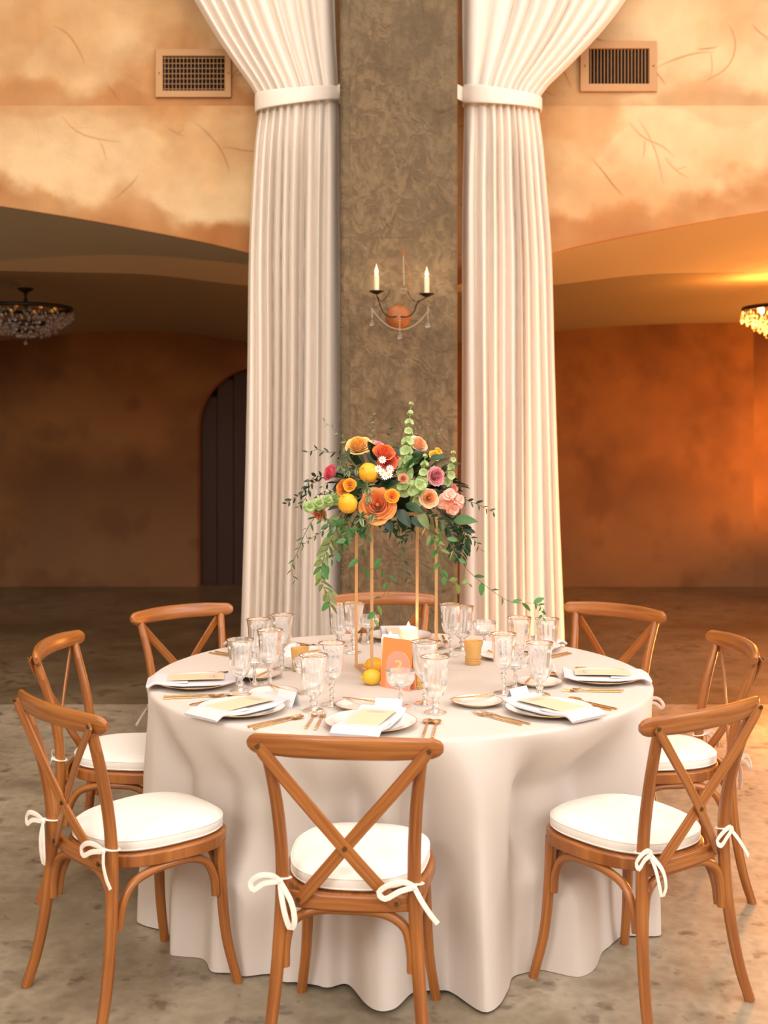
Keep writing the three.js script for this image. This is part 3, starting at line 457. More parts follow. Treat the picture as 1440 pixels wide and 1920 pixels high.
// glassware: closed profiles, cut flutes on the bowl
function glassware(outer, inner, rim, flutes, from, to, gold, tall = 1) {
  const o = smoothProfile(outer, 7), n = o.length, prof = o.concat(smoothProfile(inner, 4));
  const g = turned(prof, flutes * 5, (w, y, i) => i < n && y > from && y < to ? 1 - 0.045 * Math.pow(Math.abs(Math.sin(w * flutes / 2 + (y - from) * 9)), 0.7) * sstep(from, from + 0.012, y) * sstep(to, to - 0.02, y) : 1);
  return { g: g.scale(1, tall, 1), rim: gold ? moved(new THREE.TorusGeometry(rim[0], 0.0013, 6, 48), 0, rim[1] * tall, 0, Math.PI / 2) : null };
}
const GOBLET = glassware([[0, 0], [0.03, 0.0005], [0.036, 0.003], [0.03, 0.007], [0.014, 0.012], [0.0095, 0.02], [0.0135, 0.03], [0.0095, 0.039], [0.013, 0.046], [0.027, 0.06], [0.0365, 0.085], [0.0395, 0.115], [0.042, 0.15], [0.0465, 0.18]], [[0.0455, 0.18], [0.0395, 0.15], [0.037, 0.115], [0.034, 0.087], [0.024, 0.065], [0.01, 0.056], [0, 0.054]], [0.046, 0.1802], 16, 0.055, 0.166, true);
const WINE = glassware([[0, 0], [0.028, 0.0005], [0.035, 0.003], [0.028, 0.006], [0.01, 0.011], [0.006, 0.02], [0.0085, 0.028], [0.0058, 0.036], [0.009, 0.045], [0.006, 0.054], [0.011, 0.063], [0.007, 0.071], [0.012, 0.078], [0.029, 0.094], [0.0365, 0.115], [0.0385, 0.14], [0.040, 0.165], [0.0445, 0.195]], [[0.0435, 0.195], [0.038, 0.165], [0.0362, 0.14], [0.034, 0.117], [0.026, 0.098], [0.01, 0.088], [0, 0.086]], [0.044, 0.1952], 14, 0.086, 0.18, true, 1.05);
const COUPE = glassware([[0, 0], [0.028, 0.0005], [0.033, 0.003], [0.026, 0.006], [0.009, 0.011], [0.0055, 0.025], [0.008, 0.036], [0.0055, 0.048], [0.0055, 0.058], [0.012, 0.066], [0.034, 0.076], [0.045, 0.092], [0.0475, 0.108], [0.048, 0.126]], [[0.0468, 0.126], [0.0455, 0.108], [0.042, 0.094], [0.032, 0.081], [0.012, 0.073], [0, 0.071]], [0.0474, 0.1262], 18, 0.068, 0.12, false, 0.937);
function stemware(kind, name, label, group, spot) {
  const t = thing(name, label, 'glass', spot, 0, group); part('glass_body', kind.g, M.glass, t); if (kind.rim) part('gold_rim', kind.rim, M.gold, t, 'thin gold rim'); return t;
}
const PLACES = [   // name of the place; angle from the front, seat radius; measured rims of goblet, wine glass, coupe
  ['at the front centre place', [-0.097, -0.765], -7, [816, 1231], [796, 1203], [751, 1257]],
  ['at the front right place', [0.47, -0.59], 40, [1012, 1205], [944, 1188], [966, 1226]],
  ['at the right place', [0.724, -0.11], 83, [974, 1158], [1026, 1160], [1018, 1194]],
  ['at the back right place', [0.53, 0.5], 133, [867, 1137], [845, 1133], [908, 1165]],
  ['at the back place by the pillar', [0.01, 0.755], 181, [636, 1133], [663, 1130], [690, 1154]],
  ['at the back left place', [-0.55, 0.49], 229, [485, 1161], [529, 1153], [508, 1183]],
  ['at the left place', [-0.718, -0.19], 280, [450, 1199], [506, 1181], [477, 1221]],
  ['at the front left place', [-0.513, -0.584], 317, [588, 1228], [622, 1205], [576, 1235]],
];
const goldBar = (l, w, h) => rbox(w, h, l, 0.0016);
const FORK = [merge([moved(goldBar(0.115, 0.0088, 0.005), 0, 0.003, 0.045), sweep([[0, 0.003, -0.012], [0, 0.004, -0.03], [0, 0.006, -0.045]], [0.0016, 0.003], { seg: 8, rad: 8, up: V(0, 1, 0), e: 0.6 })]),
  merge([surf((u, v) => { const w = 0.0115 * Math.pow(Math.sin(Math.PI * (0.15 + 0.85 * v * 0.62)), 0.8), y = 0.006 - 0.004 * Math.sin(v * 2.6) + 0.001; return V((u - 0.5) * 2 * w, y + 0.002, -0.043 - 0.03 * v); }, 6, 6), ...[-1.5, -0.5, 0.5, 1.5].map((k) => sweep([[k * 0.0052, 0.005, -0.071], [k * 0.0056, 0.004, -0.085], [k * 0.0056, 0.008, -0.104]], (q) => [0.0008, 0.0013 - 0.0006 * q], { seg: 8, rad: 6, up: V(0, 1, 0), e: 0.6 }))])];
const SPOON = [merge([moved(goldBar(0.12, 0.0088, 0.005), 0, 0.003, 0.05), sweep([[0, 0.003, -0.008], [0, 0.004, -0.025], [0, 0.0065, -0.042]], [0.0016, 0.003], { seg: 8, rad: 8, up: V(0, 1, 0), e: 0.6 })]),
  surf((u, v) => { const a = u * 6.283, r = v; const x = 0.0165 * r * Math.cos(a), z = -0.068 + 0.026 * r * Math.sin(a) * (1 + 0.12 * Math.sin(a)); return V(x, 0.002 + 0.0062 * r * r, z); }, 24, 6)];
const KNIFE = [moved(goldBar(0.095, 0.0085, 0.006), 0, 0.0035, 0.07), (() => { const s = new THREE.Shape(); s.moveTo(-0.005, 0.024); s.lineTo(0.006, 0.024); s.lineTo(0.0075, -0.06); s.quadraticCurveTo(0.007, -0.095, -0.003, -0.102); s.quadraticCurveTo(-0.0055, -0.05, -0.005, 0.024); const g = new THREE.ExtrudeGeometry(s, { depth: 0.0014, bevelEnabled: true, bevelSize: 0.0004, bevelThickness: 0.0004, bevelSegments: 1 }); g.rotateX(Math.PI / 2); g.translate(0, 0.0042, 0); return g; })()];
const BUTTER = [merge([moved(goldBar(0.075, 0.007, 0.005), 0, 0.003, 0.045), ...[0, 1, 2, 3, 4, 5, 6, 7].map((k) => moved(new THREE.SphereGeometry(0.0028, 8, 6), 0, 0.0062, 0.014 + k * 0.009))]), moved(KNIFE[1], 0, 0, -0.008, 0, 0, 0, [0.8, 1, 0.75])];
const PLATE = turned(smoothProfile([[0, 0.004], [0.06, 0.004], [0.078, 0.001], [0.09, 0.004], [0.115, 0.012], [0.138, 0.0185], [0.1405, 0.020], [0.138, 0.0208], [0.115, 0.015], [0.09, 0.0075], [0.07, 0.0065], [0, 0.0065]], 4), 72);
const SIDE = moved(PLATE, 0, 0, 0, 0, 0, 0, [0.6, 0.8, 0.6]);
const rimTorus = (r, y) => moved(new THREE.TorusGeometry(r, 0.0012, 6, 72), 0, y, 0, Math.PI / 2);
// folded napkin lying across the plate and over its rim towards the guest
const NAPKIN = (() => {
  const y = keyed([[-0.16, 0.023], [-0.13, 0.0215], [-0.1, 0.013], [-0.05, 0.0115], [0.05, 0.0115], [0.1, 0.0165], [0.14, 0.0225], [0.152, 0.020], [0.163, 0.010], [0.17, 0.0055]]);
  const pts = []; for (let i = 0; i <= 26; i++) { const z = -0.135 + 0.305 * i / 26; pts.push([0, (y(z) + y(z - 0.008) + y(z + 0.008)) / 3 + 0.0065, z]); }
  return sweep(pts, [0.0058, 0.076], { seg: 52, rad: 20, up: V(0, 1, 0), e: 0.32 });
})();
const NAPKIN2 = (() => { const pts = []; for (let i = 0; i <= 12; i++) { const z = 0.03 + 0.1 * i / 12; pts.push([0, 0.0262 + 0.004 * sstep(0.06, 0.13, z), z]); } return sweep(pts, [0.002, 0.0745], { seg: 24, rad: 16, up: V(0, 1, 0), e: 0.3 }); })();
const menuTex = (() => {
  const c = document.createElement('canvas'); c.width = 128; c.height = 256; const g = c.getContext('2d'); g.fillStyle = '#e2ceb0'; g.fillRect(0, 0, 128, 256); g.fillStyle = '#eebfae'; g.beginPath(); g.ellipse(64, 44, 40, 24, 0, 0, 7); g.fill(); g.fillStyle = '#c98f80'; g.fillRect(40, 41, 48, 5);
  g.fillStyle = '#dcc493'; for (let i = 0; i < 9; i++) g.fillRect(64 - 18 - (i % 3) * 6, 92 + i * 16, 36 + (i % 3) * 12, 2); const t = new THREE.CanvasTexture(c); t.colorSpace = THREE.SRGBColorSpace; return t;
})();
M.menu = std({ map: menuTex, roughness: 0.8 });
const MENU = surf((u, v) => V((u - 0.5) * 0.108, 0.0008 + 0.0016 * Math.sin(Math.PI * v), (0.5 - v) * 0.2), 4, 10);
const CARDP = rbox(0.088, 0.052, 0.0009, 0.0004, 1);
function setPlace([where, [rx, rd], deg, gob, wine, coupe], i) {
  const origin = V(TX + rx, TOP, TZ - rd);
  // local axes: x to the guest's right, z towards the guest
  const yaw = deg * Math.PI / 180, right = V(Math.cos(yaw), 0, -Math.sin(yaw)), back = V(Math.sin(yaw), 0, Math.cos(yaw));
  const spot = (x, z, y = 0) => origin.clone().addScaledVector(right, x).addScaledVector(back, z).add(V(0, y, 0)).toArray(), rot = yaw;
  const r = rng(100 + i), j = (s) => (r() - 0.5) * s, breadX = i === 0 || i === 3 ? -0.06 : -0.1;
  const plate = thing('dinner_plate', `large white dinner plate with gold edge ${where}`, 'plate', spot(0, 0), rot, 'dinner plates'); part('plate_body', PLATE, M.china, plate); part('gold_rim', rimTorus(0.1402, 0.0203), M.gold, plate, 'thin gold edge');
  const nturn = rot + (i === 0 ? -0.16 : j(0.1));
  const nap = thing('napkin', `folded white napkin on the plate ${where}`, 'napkin', spot(0, 0, 0), nturn, 'folded napkins'); part('folded_cloth', NAPKIN, M.napkin, nap); part('top_fold', NAPKIN2, M.napkin, nap);
  const menu = shade(new THREE.Mesh(MENU, M.menu)); menu.name = numbered('menu_card'); scene.add(menu); menu.position.set(...spot(0, 0.005, 0.0308)); menu.position.y = TOP + 0.0300; menu.rotation.y = nturn; tag(menu, `pale yellow menu card on the napkin ${where}`, 'menu', 'menu cards');
  const card = thing('name_card', `small white folded name card ${where}`, 'card', spot(i === 6 ? -0.03 : 0.035, -0.17), rot + j(0.25), 'name cards');
  for (const s of [-1, 1]) part('card_half', moved(CARDP, 0, 0.0245, s * 0.0105, -s * 0.42), M.paper, card);
  const side = thing('bread_plate', `small white bread plate ${where}`, 'plate', spot(breadX, -0.225), rot, 'bread plates'); part('plate_body', SIDE, M.china, side); part('gold_rim', rimTorus(0.0842, 0.0163), M.gold, side);
  const cutlery = (name, geo, parts, x, z, y, t, text, cat, group) => { const c = thing(name, `${text} ${where}`, cat, spot(x, z, y), rot + t, group); geo.forEach((g, k) => part(parts[k], g, M.goldWare, c)); return c; };
  const bk = cutlery('butter_knife', BUTTER, ['handle', 'blade'], breadX + 0.005, -0.255, 0.0175, 1.25 + j(0.5), 'gold butter knife on the bread plate', 'knife', 'butter knives');
  cutlery('fork', FORK, ['handle', 'tines'], -0.192, -0.045, 0, 0.02 + j(0.06), 'outer gold fork beside the dinner plate', 'fork', 'gold forks');
  cutlery('fork', FORK, ['handle', 'tines'], -0.164, -0.035, 0, 0.02 + j(0.06), 'gold fork nearest the dinner plate', 'fork', 'gold forks');
  if (i) cutlery('knife', KNIFE, ['handle', 'blade'], 0.168, -0.005, 0, j(0.06), 'gold table knife beside the dinner plate', 'knife', 'gold table knives');
  else cutlery('spoon', SPOON, ['handle', 'bowl'], 0.168, 0.0, 0, j(0.06), 'gold spoon nearest the dinner plate', 'spoon', 'gold spoons');
  cutlery('spoon', SPOON, ['handle', 'bowl'], 0.195, 0.004, 0, j(0.06), 'gold spoon, the outermost cutlery', 'spoon', 'gold spoons');
  stemware(GOBLET, 'water_goblet', `short stemmed crystal goblet with gold rim ${where}`, 'crystal goblets', byRim(gob[0], gob[1], 0.18));
  stemware(WINE, 'wine_glass', `tall crystal wine glass with gold rim ${where}`, 'crystal wine glasses', byRim(wine[0], wine[1], 0.205));
  stemware(COUPE, 'coupe_glass', `shallow cut crystal coupe glass ${where}`, 'crystal coupes', byRim(coupe[0], coupe[1], 0.118));
}
PLACES.forEach(setPlace);

// votives: mercury glass cups with a hobnail foot
function votive(label, spot, s = 1) {
  const t = thing('votive_cup', label, 'votive', spot, 0, 'amber votive cups');
  part('cup', moved(turned(smoothProfile([[0, 0], [0.022, 0.0005], [0.0265, 0.004], [0.0285, 0.03], [0.0325, 0.06], [0.036, 0.088], [0.0345, 0.088], [0.031, 0.06], [0.027, 0.03], [0.024, 0.008], [0, 0.006]], 5), 48), 0, 0, 0, 0, 0, 0, s), M.amberGlass, t);
  const g = []; for (let j = 0; j < 3; j++) for (let i = 0; i < 20; i++) { const a = (i + (j % 2) / 2) / 20 * 6.283, y = 0.010 + j * 0.0095, R0 = 0.0272 + j * 0.0006; g.push(moved(new THREE.SphereGeometry(0.0042, 6, 4), R0 * Math.cos(a), y, R0 * Math.sin(a))); }
  part('hobnails', moved(merge(g), 0, 0, 0, 0, 0, 0, s), M.amberGlass, t);
  return t;
}
votive('amber mercury glass votive cup standing alone right of the flower stand', onTop(887, 1246).toArray());
votive('amber mercury glass votive cup peeking out behind the front left goblets', onTop(562, 1258).toArray(), 0.95);
votive('amber mercury glass votive cup half hidden behind the front centre coupe', onTop(786, 1290).toArray(), 0.95);
// pillar candles with electric flames
function candle(label, spot, h, r) {
  const t = thing('pillar_candle', label, 'candle', spot, 0, 'pillar candles');
  part('wax', turned(smoothProfile([[0, 0], [r - 0.002, 0], [r, 0.003], [r, h * 0.5], [r, h - 0.006], [r - 0.004, h], [r - 0.010, h - 0.004], [0.008, h - 0.012], [0, h - 0.012]], 4), 40), M.candle, t);
  part('flame', moved(turned(smoothProfile([[0, 0], [0.0085, 0.004], [0.0095, 0.012], [0.006, 0.024], [0.002, 0.034], [0, 0.038]], 4), 16), 0, h - 0.012, 0), M.flame, t);
  const l = new THREE.PointLight(new THREE.Color(1, 0.72, 0.4), 0.03); l.position.set(spot[0], spot[1] + h + 0.006, spot[2]); l.castShadow = true; scene.add(l);
}
{ const p = at(766, 1178, 4.33); candle('thick cream pillar candle with a lit flame behind the orange card', [p.x, TOP, p.z], p.y - TOP, 0.0365); const q = at(732, 1196, 4.2); candle('shorter cream candle hidden behind the orange card, only its flame showing', [q.x, TOP, q.z], q.y - TOP, 0.034); }
// orange table number card
{
  const tex = (() => {
    const c = document.createElement('canvas'); c.width = 384; c.height = 640; const g = c.getContext('2d'); const lg = g.createLinearGradient(0, 0, 0, 640); g.fillStyle = '#fb9552'; g.fillRect(0, 0, 384, 640);
    g.fillStyle = '#f0a48c'; g.beginPath(); g.moveTo(60, 640); g.lineTo(60, 340); g.bezierCurveTo(70, 90, 350, 90, 368, 350); g.lineTo(368, 640); g.fill(); g.strokeStyle = '#ffc9a8'; g.lineWidth = 6; g.beginPath(); g.moveTo(368, 640); g.lineTo(368, 350); g.bezierCurveTo(356, 250, 320, 190, 270, 165); g.stroke();
    g.fillStyle = '#f2cd86'; g.font = 'bold 200px sans-serif'; g.textAlign = 'center'; g.fillText('2', 214, 415); g.fillStyle = '#ee8a5e'; for (let i = -5; i <= 5; i++) { g.save(); g.translate(214, 350); g.rotate(i * 0.14); g.fillRect(-4, -216, 8, 18); g.restore(); }
    const t = new THREE.CanvasTexture(c); t.colorSpace = THREE.SRGBColorSpace; return t;
  })();
  const bl = onTop(713, 1287), br = onTop(769, 1297), w = bl.distanceTo(br), mid = bl.clone().add(br).multiplyScalar(0.5), h = 0.174;
  const t = thing('table_number_card', 'orange folded table number card with a pink arch beside the lemons', 'card', [mid.x, TOP, mid.z], Math.atan2(-(br.z - bl.z), br.x - bl.x));
  const face = moved(rbox(w, h, 0.0012, 0.0004, 1), 0, h / 2, 0); { const p = face.attributes.position, u = face.attributes.uv; for (let k = 0; k < p.count; k++) u.setXY(k, p.getX(k) / w + 0.5, p.getY(k) / h); }
  part('front_leaf', moved(face, 0, 0, 0, -0.1), std({ map: tex, roughness: 0.75 }), t); part('back_leaf', moved(moved(rbox(w, h, 0.0012, 0.0004, 1), 0, h / 2, 0), 0, 0, -0.035, 0.1), std({ color: 0xf8a777, roughness: 0.75 }), t);
}
// lemons on the cloth
const LEMON = (() => { const g = turned(smoothProfile([[0, -0.041], [0.004, -0.040], [0.0075, -0.035], [0.0195, -0.026], [0.0275, -0.008], [0.0275, 0.008], [0.0195, 0.026], [0.0065, 0.034], [0.0045, 0.0395], [0, 0.041]], 5), 36, (w, y) => 1 + 0.01 * Math.sin(3 * w + 60 * y)); return g; })();
function lemon(label, spot, rz, ry, s, mat) { const t = thing('lemon', label, 'lemon', spot, ry, 'lemons on the cloth'); part('fruit', moved(LEMON, 0, 0.0272 * s, 0, 0, 0, rz, s), mat, t); part('stem_scar', moved(new THREE.CylinderGeometry(0.003, 0.0036, 0.003, 8), 0.041 * s, 0.0272 * s, 0, 0, 0, Math.PI / 2), M.stemBrown, t); }
lemon('pale yellow lemon, the nearer of the two beside the orange card', onTop(697, 1284).toArray(), Math.PI / 2, 0.15, 1.0, M.lemonPale);
lemon('deeper orange lemon tucked behind the gold leg and the nearer lemon', onTop(702, 1261).toArray(), Math.PI / 2, 0.2, 1.02, M.lemon);

// gold flower stand
const ST = { x: 0.041, z: -4.315, turn: 0.0, h: 0.6 };
{
  const t = thing('flower_stand', 'tall open gold frame stand carrying the flowers', 'stand', [0, TOP, 0]);
  const A = V(-0.106, 0, -4.44), B = V(-0.044, 0, -4.19), C = V(0.126, 0, -4.44), Dd = V(0.188, 0, -4.19), b = 0.0056;
  const bar = (p, q) => sweep([p, p.clone().lerp(q, 0.5), q], b * 1.3, { seg: 2, rad: 4, up: Math.abs(q.y - p.y) > 0.1 ? V(1, 0, 0.25) : V(0, 1, 0) });
  const sq = (p, q) => { const d = q.clone().sub(p), L0 = d.length(), g = rbox(b * 2, b * 2, L0 + b * 2, 0.0012, 1); const m = new THREE.Matrix4().lookAt(p, q, Math.abs(d.y) > 0.1 ? V(1, 0, 0) : V(0, 1, 0)); m.setPosition(p.clone().add(q).multiplyScalar(0.5)); return g.applyMatrix4(m); };
  for (const p of [A, B, C, Dd]) part('leg', sq(p.clone().setY(b * 2), p.clone().setY(ST.h)), M.goldSatin, t);
  for (const [p, q] of [[A, B], [B, Dd], [Dd, C], [C, A]]) { part('base_bar', sq(p.clone().setY(b), q.clone().setY(b)), M.goldSatin, t); part('top_bar', sq(p.clone().setY(ST.h), q.clone().setY(ST.h)), M.goldSatin, t); }
  part('top_plate', moved(rbox(0.23, 0.003, 0.25, 0.001, 1), 0.041, ST.h + 0.006, -4.315), M.goldSatin, t);
}

// ---------------------------------------------------------------- flowers
const FA = thing('flower_arrangement', 'orange, pink and peach flowers with lemons and trailing greens on the gold stand', 'flowers', [0.041, TOP + ST.h + 0.008, -4.315]);
const FO = V(0.041, TOP + ST.h + 0.008, -4.315);
const rel = (px, py, d) => at(px, py, d).sub(FO);
part('bowl', turned(smoothProfile([[0, 0], [0.08, 0.0], [0.1, 0.03], [0.105, 0.06], [0.07, 0.1], [0, 0.12]], 5), 28), M.bowl, FA);
const facing = (d) => new THREE.Quaternion().setFromUnitVectors(V(0, 1, 0), V(...d).normalize());
function placeGeo(g, p, dir, s = 1, spin = 0) { const m = new THREE.Matrix4().compose(p, facing(dir).multiply(new THREE.Quaternion().setFromAxisAngle(V(0, 1, 0), spin)), V(s, s, s)); return g.clone().applyMatrix4(m); }
// one petal: from the flower's base out to a rim of the given radius and height, half as wide as "half" in angle, its lip turned out by curl
function petal(rim, top, half, curl, tip = 0.25, rag = 0, seed = 1) {
  return surf((u, v) => {
    const s = u * 2 - 1, w = half * Math.pow(Math.sin(Math.PI * (0.1 + 0.5 * Math.min(1, v))), 0.6), vv = v * (1 - tip * s * s * (0.4 + 0.6 * v));
    const lip = sstep(0.62, 1, vv), cup = Math.sin(Math.min(1, vv * 1.1) * Math.PI / 2);
    const rr = rim * (0.15 + 0.85 * Math.pow(cup, 0.9)) + curl * lip * (1 - 0.35 * Math.abs(s)), y = -0.45 + (top + 0.45) * Math.pow(vv, 0.85) - curl * 0.9 * lip * lip * (0.6 + 0.5 * Math.abs(s)), a = s * w;
    const q = rag ? rag * Math.sin(s * 13 + seed) * v * v : 0; return V((rr + q) * Math.sin(a), y + q, (rr + q) * Math.cos(a));
  }, 8, 8);
}
const petalMats = {};
const pm = (c) => petalMats[c] ??= phys({ color: c, roughness: 0.75, sheen: 0.4, sheenColor: 0xffffff, transmission: 0.14, thickness: 0 });
const tint = (a, b, t) => '#' + new THREE.Color(a).lerp(new THREE.Color(b), t).getHexString();
// layers of petals round a bud; open 0 keeps it a bud, 1 opens it flat
function rose(name, p, dir, R0, inner, outer, { layers = 6, open = 0.85, seed = 1, rag = 0, label = '', tip = 0.25 } = {}) {
  const r = rng(seed * 31 + 7), heart = [], shells = [];
  for (let k = 0; k < layers; k++) {
    const q = k / (layers - 1), n = k < 3 ? 3 : k < layers - 1 ? 4 : 5, rim = lerp(0.12, lerp(0.62, 0.86, open), Math.pow(q, 0.9)), top = lerp(0.62, lerp(0.5, 0.08, open), Math.pow(q, 1.3)), row = [];
    for (let i = 0; i < n; i++) { const g = petal(rim * (0.93 + 0.14 * r()), top + 0.06 * (r() - 0.5), n === 3 ? 1.35 : n === 4 ? 1.08 : 0.92, lerp(0.01, 0.17 * (0.5 + open * 0.6), q) * (0.7 + 0.7 * r()), tip, rag, i * 2 + k); g.rotateY((i + 0.5 * (k % 2) + 0.3 * r()) / n * 6.283 + k * 0.4); row.push(g); }
    (k < layers - 2 ? heart : shells).push([q, row]);
  }
  const flower = part(name, placeGeo(merge([moved(new THREE.SphereGeometry(0.1, 8, 6), 0, 0.3, 0), ...heart.filter(([q]) => q < 0.4).flatMap(([, g]) => g)]), p, dir, R0), pm(inner), FA, label);
  for (const [q, row] of heart) if (q >= 0.4) part('petal_ring', placeGeo(merge(row), p, dir, R0), pm(tint(inner, outer, 0.5)), flower);
  for (const [q, row] of shells) for (const g of row) part('petal', placeGeo(g, p, dir, R0), pm(tint(inner, outer, 0.55 + 0.45 * q)), flower);
  part('calyx', placeGeo(moved(new THREE.ConeGeometry(0.2, 0.5, 8), 0, -0.6, 0, Math.PI), p, dir, R0), L.mid, flower); return flower;
}
const PX = 4.2 / F;   // metres per pixel at the flowers
rose('rose', rel(708, 948, 4.08), [-0.05, 0.28, 1], 36 * PX, 0xf58c34, 0xffb468, { layers: 8, seed: 1, tip: 0.34, label: 'largest bright orange rose at the front' });
rose('rose', rel(672, 836, 4.25), [-0.15, 0.9, 0.75], 27 * PX, 0xf7bb4c, 0xffd680, { layers: 7, seed: 2, label: 'yellow orange garden rose on top' });
rose('rose', rel(719, 850, 4.13), [0.1, 0.9, 0.7], 24 * PX, 0xec6414, 0xf57a26, { layers: 6, open: 0.6, seed: 3, label: 'deep orange rose near the top' });
rose('rose', rel(726, 868, 4.14), [0.15, 0.35, 1], 20 * PX, 0xf35e4a, 0xfb7c62, { layers: 5, seed: 4, label: 'coral rose beside the daisies' });
rose('rose', rel(622, 887, 4.2), [-0.75, 0.45, 0.55], 21 * PX, 0xee4c5c, 0xf67c96, { layers: 6, open: 0.32, seed: 5, label: 'hot pink rose at the edge' });
rose('rose', rel(646, 914, 4.16), [-0.4, 0.3, 0.8], 19 * PX, 0xf08a1c, 0xf6a040, { layers: 5, open: 0.5, seed: 6, label: 'orange rose beside the pink one' });
rose('rose', rel(784, 834, 4.3), [0.45, 0.6, 0.6], 22 * PX, 0xf9b67a, 0xffdcb8, { layers: 6, open: 0.6, seed: 7, label: 'peach rose behind the bell stalk' });
rose('rose', rel(804, 934, 4.1), [0.2, 0.2, 1], 20 * PX, 0xf6a852, 0xffe2bc, { layers: 7, open: 0.8, seed: 8, label: 'cream rose with an apricot heart' });
rose('ranunculus', rel(756, 898, 4.08), [0.05, 0.1, 1], 12.5 * PX, 0xf4a874, 0xffd6b2, { layers: 6, open: 0.25, seed: 9, label: 'small peach bud' });
rose('ranunculus', rel(735, 930, 4.05), [0.1, 0.4, 1], 14 * PX, 0xf08a10, 0xf9ab1e, { layers: 4, seed: 10, label: 'small golden flower above the big rose' });
rose('ranunculus', rel(656, 909, 4.1), [0.1, 0.35, 1], 13 * PX, 0xf2a010, 0xfbb924, { layers: 4, seed: 11, label: 'small golden flower beside the lemon' });
rose('ranunculus', rel(815, 854, 4.2), [0.3, 0.5, 0.8], 13 * PX, 0xf2c020, 0xfbd450, { layers: 5, open: 0.7, seed: 12, label: 'yellow flower' });
rose('ranunculus', rel(822, 845, 4.25), [0.6, 0.7, 0.4], 9 * PX, 0xf2c020, 0xfbd450, { layers: 4, open: 0.7, seed: 13, label: 'small yellow flower at the edge' });
rose('carnation', rel(817, 893, 4.15), [0.55, 0.15, 0.9], 20 * PX, 0xe88a98, 0xf5b4b6, { layers: 7, open: 0.85, seed: 14, rag: 0.05, label: 'rose pink carnation' });
rose('carnation', rel(700, 832, 4.35), [0, 0.8, 0.5], 13 * PX, 0xf2b9a4, 0xf8d4c4, { layers: 4, seed: 15, label: 'blush flower behind the yellow rose' });
rose('carnation', rel(709, 834, 4.3), [0.1, 0.8, 0.5], 12 * PX, 0xf2a8a0, 0xf7c2ba, { layers: 4, seed: 16, label: 'pale pink flower near the top' });
rose('rose_bud', rel(849, 916, 4.2), [0.4, 0.5, 0.6], 12 * PX, 0xe58a84, 0xf0a9a0, { layers: 4, open: 0.2, seed: 17, label: 'pink bud above the peach cluster' });
rose('carnation', rel(598, 962, 4.2), [-0.3, -0.5, 0.8], 17 * PX, 0xf2956a, 0xf7b48e, { layers: 5, open: 0.8, seed: 18, rag: 0.04, label: 'peach flower under the green cluster' });
rose('rose', rel(741, 862, 4.3), [0.5, 0.5, 0.6], 14 * PX, 0xee5a48, 0xf57a62, { layers: 4, open: 0.6, seed: 19, label: 'coral flower behind the stalk' });
rose('carnation', rel(600, 936, 4.25), [-0.5, 0.6, 0.6], 10 * PX, 0xb83a2c, 0xcf5a44, { layers: 4, open: 0.6, seed: 20, label: 'small red flower' });
// peach cluster of small ruffled florets
{
  const r = rng(77); let n = 0;
  for (const [px, py, k] of [[833, 934, 0], [845, 925, 0], [856, 934, 0], [861, 946, 1], [850, 940, 1], [838, 946, 1], [846, 955, 1], [829, 944, 0], [852, 957, 0], [840, 928, 0], [863, 938, 0]]) {
    const g = []; for (let i = 0; i < 6; i++) g.push(moved(petal(0.8, 0.1, 0.6, 0.14, 0.1, 0.06, i), 0, 0, 0, 0, i * 1.047 + r(), 0)); for (let i = 0; i < 4; i++) g.push(moved(petal(0.4, 0.3, 0.75, 0.1, 0.1, 0.05, i), 0, 0.05, 0, 0, i * 1.57 + r(), 0));
    part('floret', placeGeo(merge(g), rel(px, py, 4.09 + 0.03 * r()), [0.25 + (px - 846) * 0.03, -(py - 940) * 0.03, 1], 11 * PX), pm(k ? 0xf9b696 : 0xfcd0c0), FA, 'ruffled peach floret of the cluster');
  }
}
// lemons set among the flowers
for (const [px, py, d, rz, rx, lab] of [[691, 886, 4.08, 0.5, 0.9, 'whole lemon among the flowers'], [652, 944, 4.06, 0.3, 0.6, 'lemon half hidden by leaves']]) part('lemon', moved(LEMON, ...rel(px, py, d).toArray(), rx, 0, rz, [1.22, 1.0, 1.22]), M.lemon, FA, lab);
// daisies
{
  const white = std({ color: 0xfbf8f2, roughness: 0.7 }), yel = std({ color: 0xe6c04a, roughness: 0.8 });
  for (const [px, py] of [[717, 862], [717, 886], [731, 879], [729, 890], [709, 879], [722, 893]]) {
    const p = rel(px, py, 4.06), g = []; for (let i = 0; i < 11; i++) g.push(moved(surf((u, v) => V((u - 0.5) * 0.32 * Math.sin(Math.PI * (0.15 + 0.75 * v)), 0.06 * v, 0.25 + 0.75 * v), 2, 4), 0, 0, 0, 0, i / 11 * 6.283, 0));
    const d = part('daisy', placeGeo(merge(g), p, [0.1, 0.2, 1], 7.5 * PX), white, FA, 'small white daisy'); part('daisy_centre', placeGeo(moved(new THREE.SphereGeometry(0.34, 10, 6), 0, 0.02, 0, 0, 0, 0, [1, 0.5, 1]), p, [0.1, 0.2, 1], 7.5 * PX), yel, d);
  }
  const r = rng(5), g = []; for (let i = 0; i < 26; i++) g.push(moved(new THREE.IcosahedronGeometry(0.0055, 1), ...rel(596 + 28 * r(), 920 + 14 * r(), 4.2 + 0.05 * r()).toArray())); part('small_blossom', merge(g), std({ color: 0xeadfce, roughness: 0.8 }), FA, 'spray of tiny cream blossoms').userData.kind = 'stuff';
}
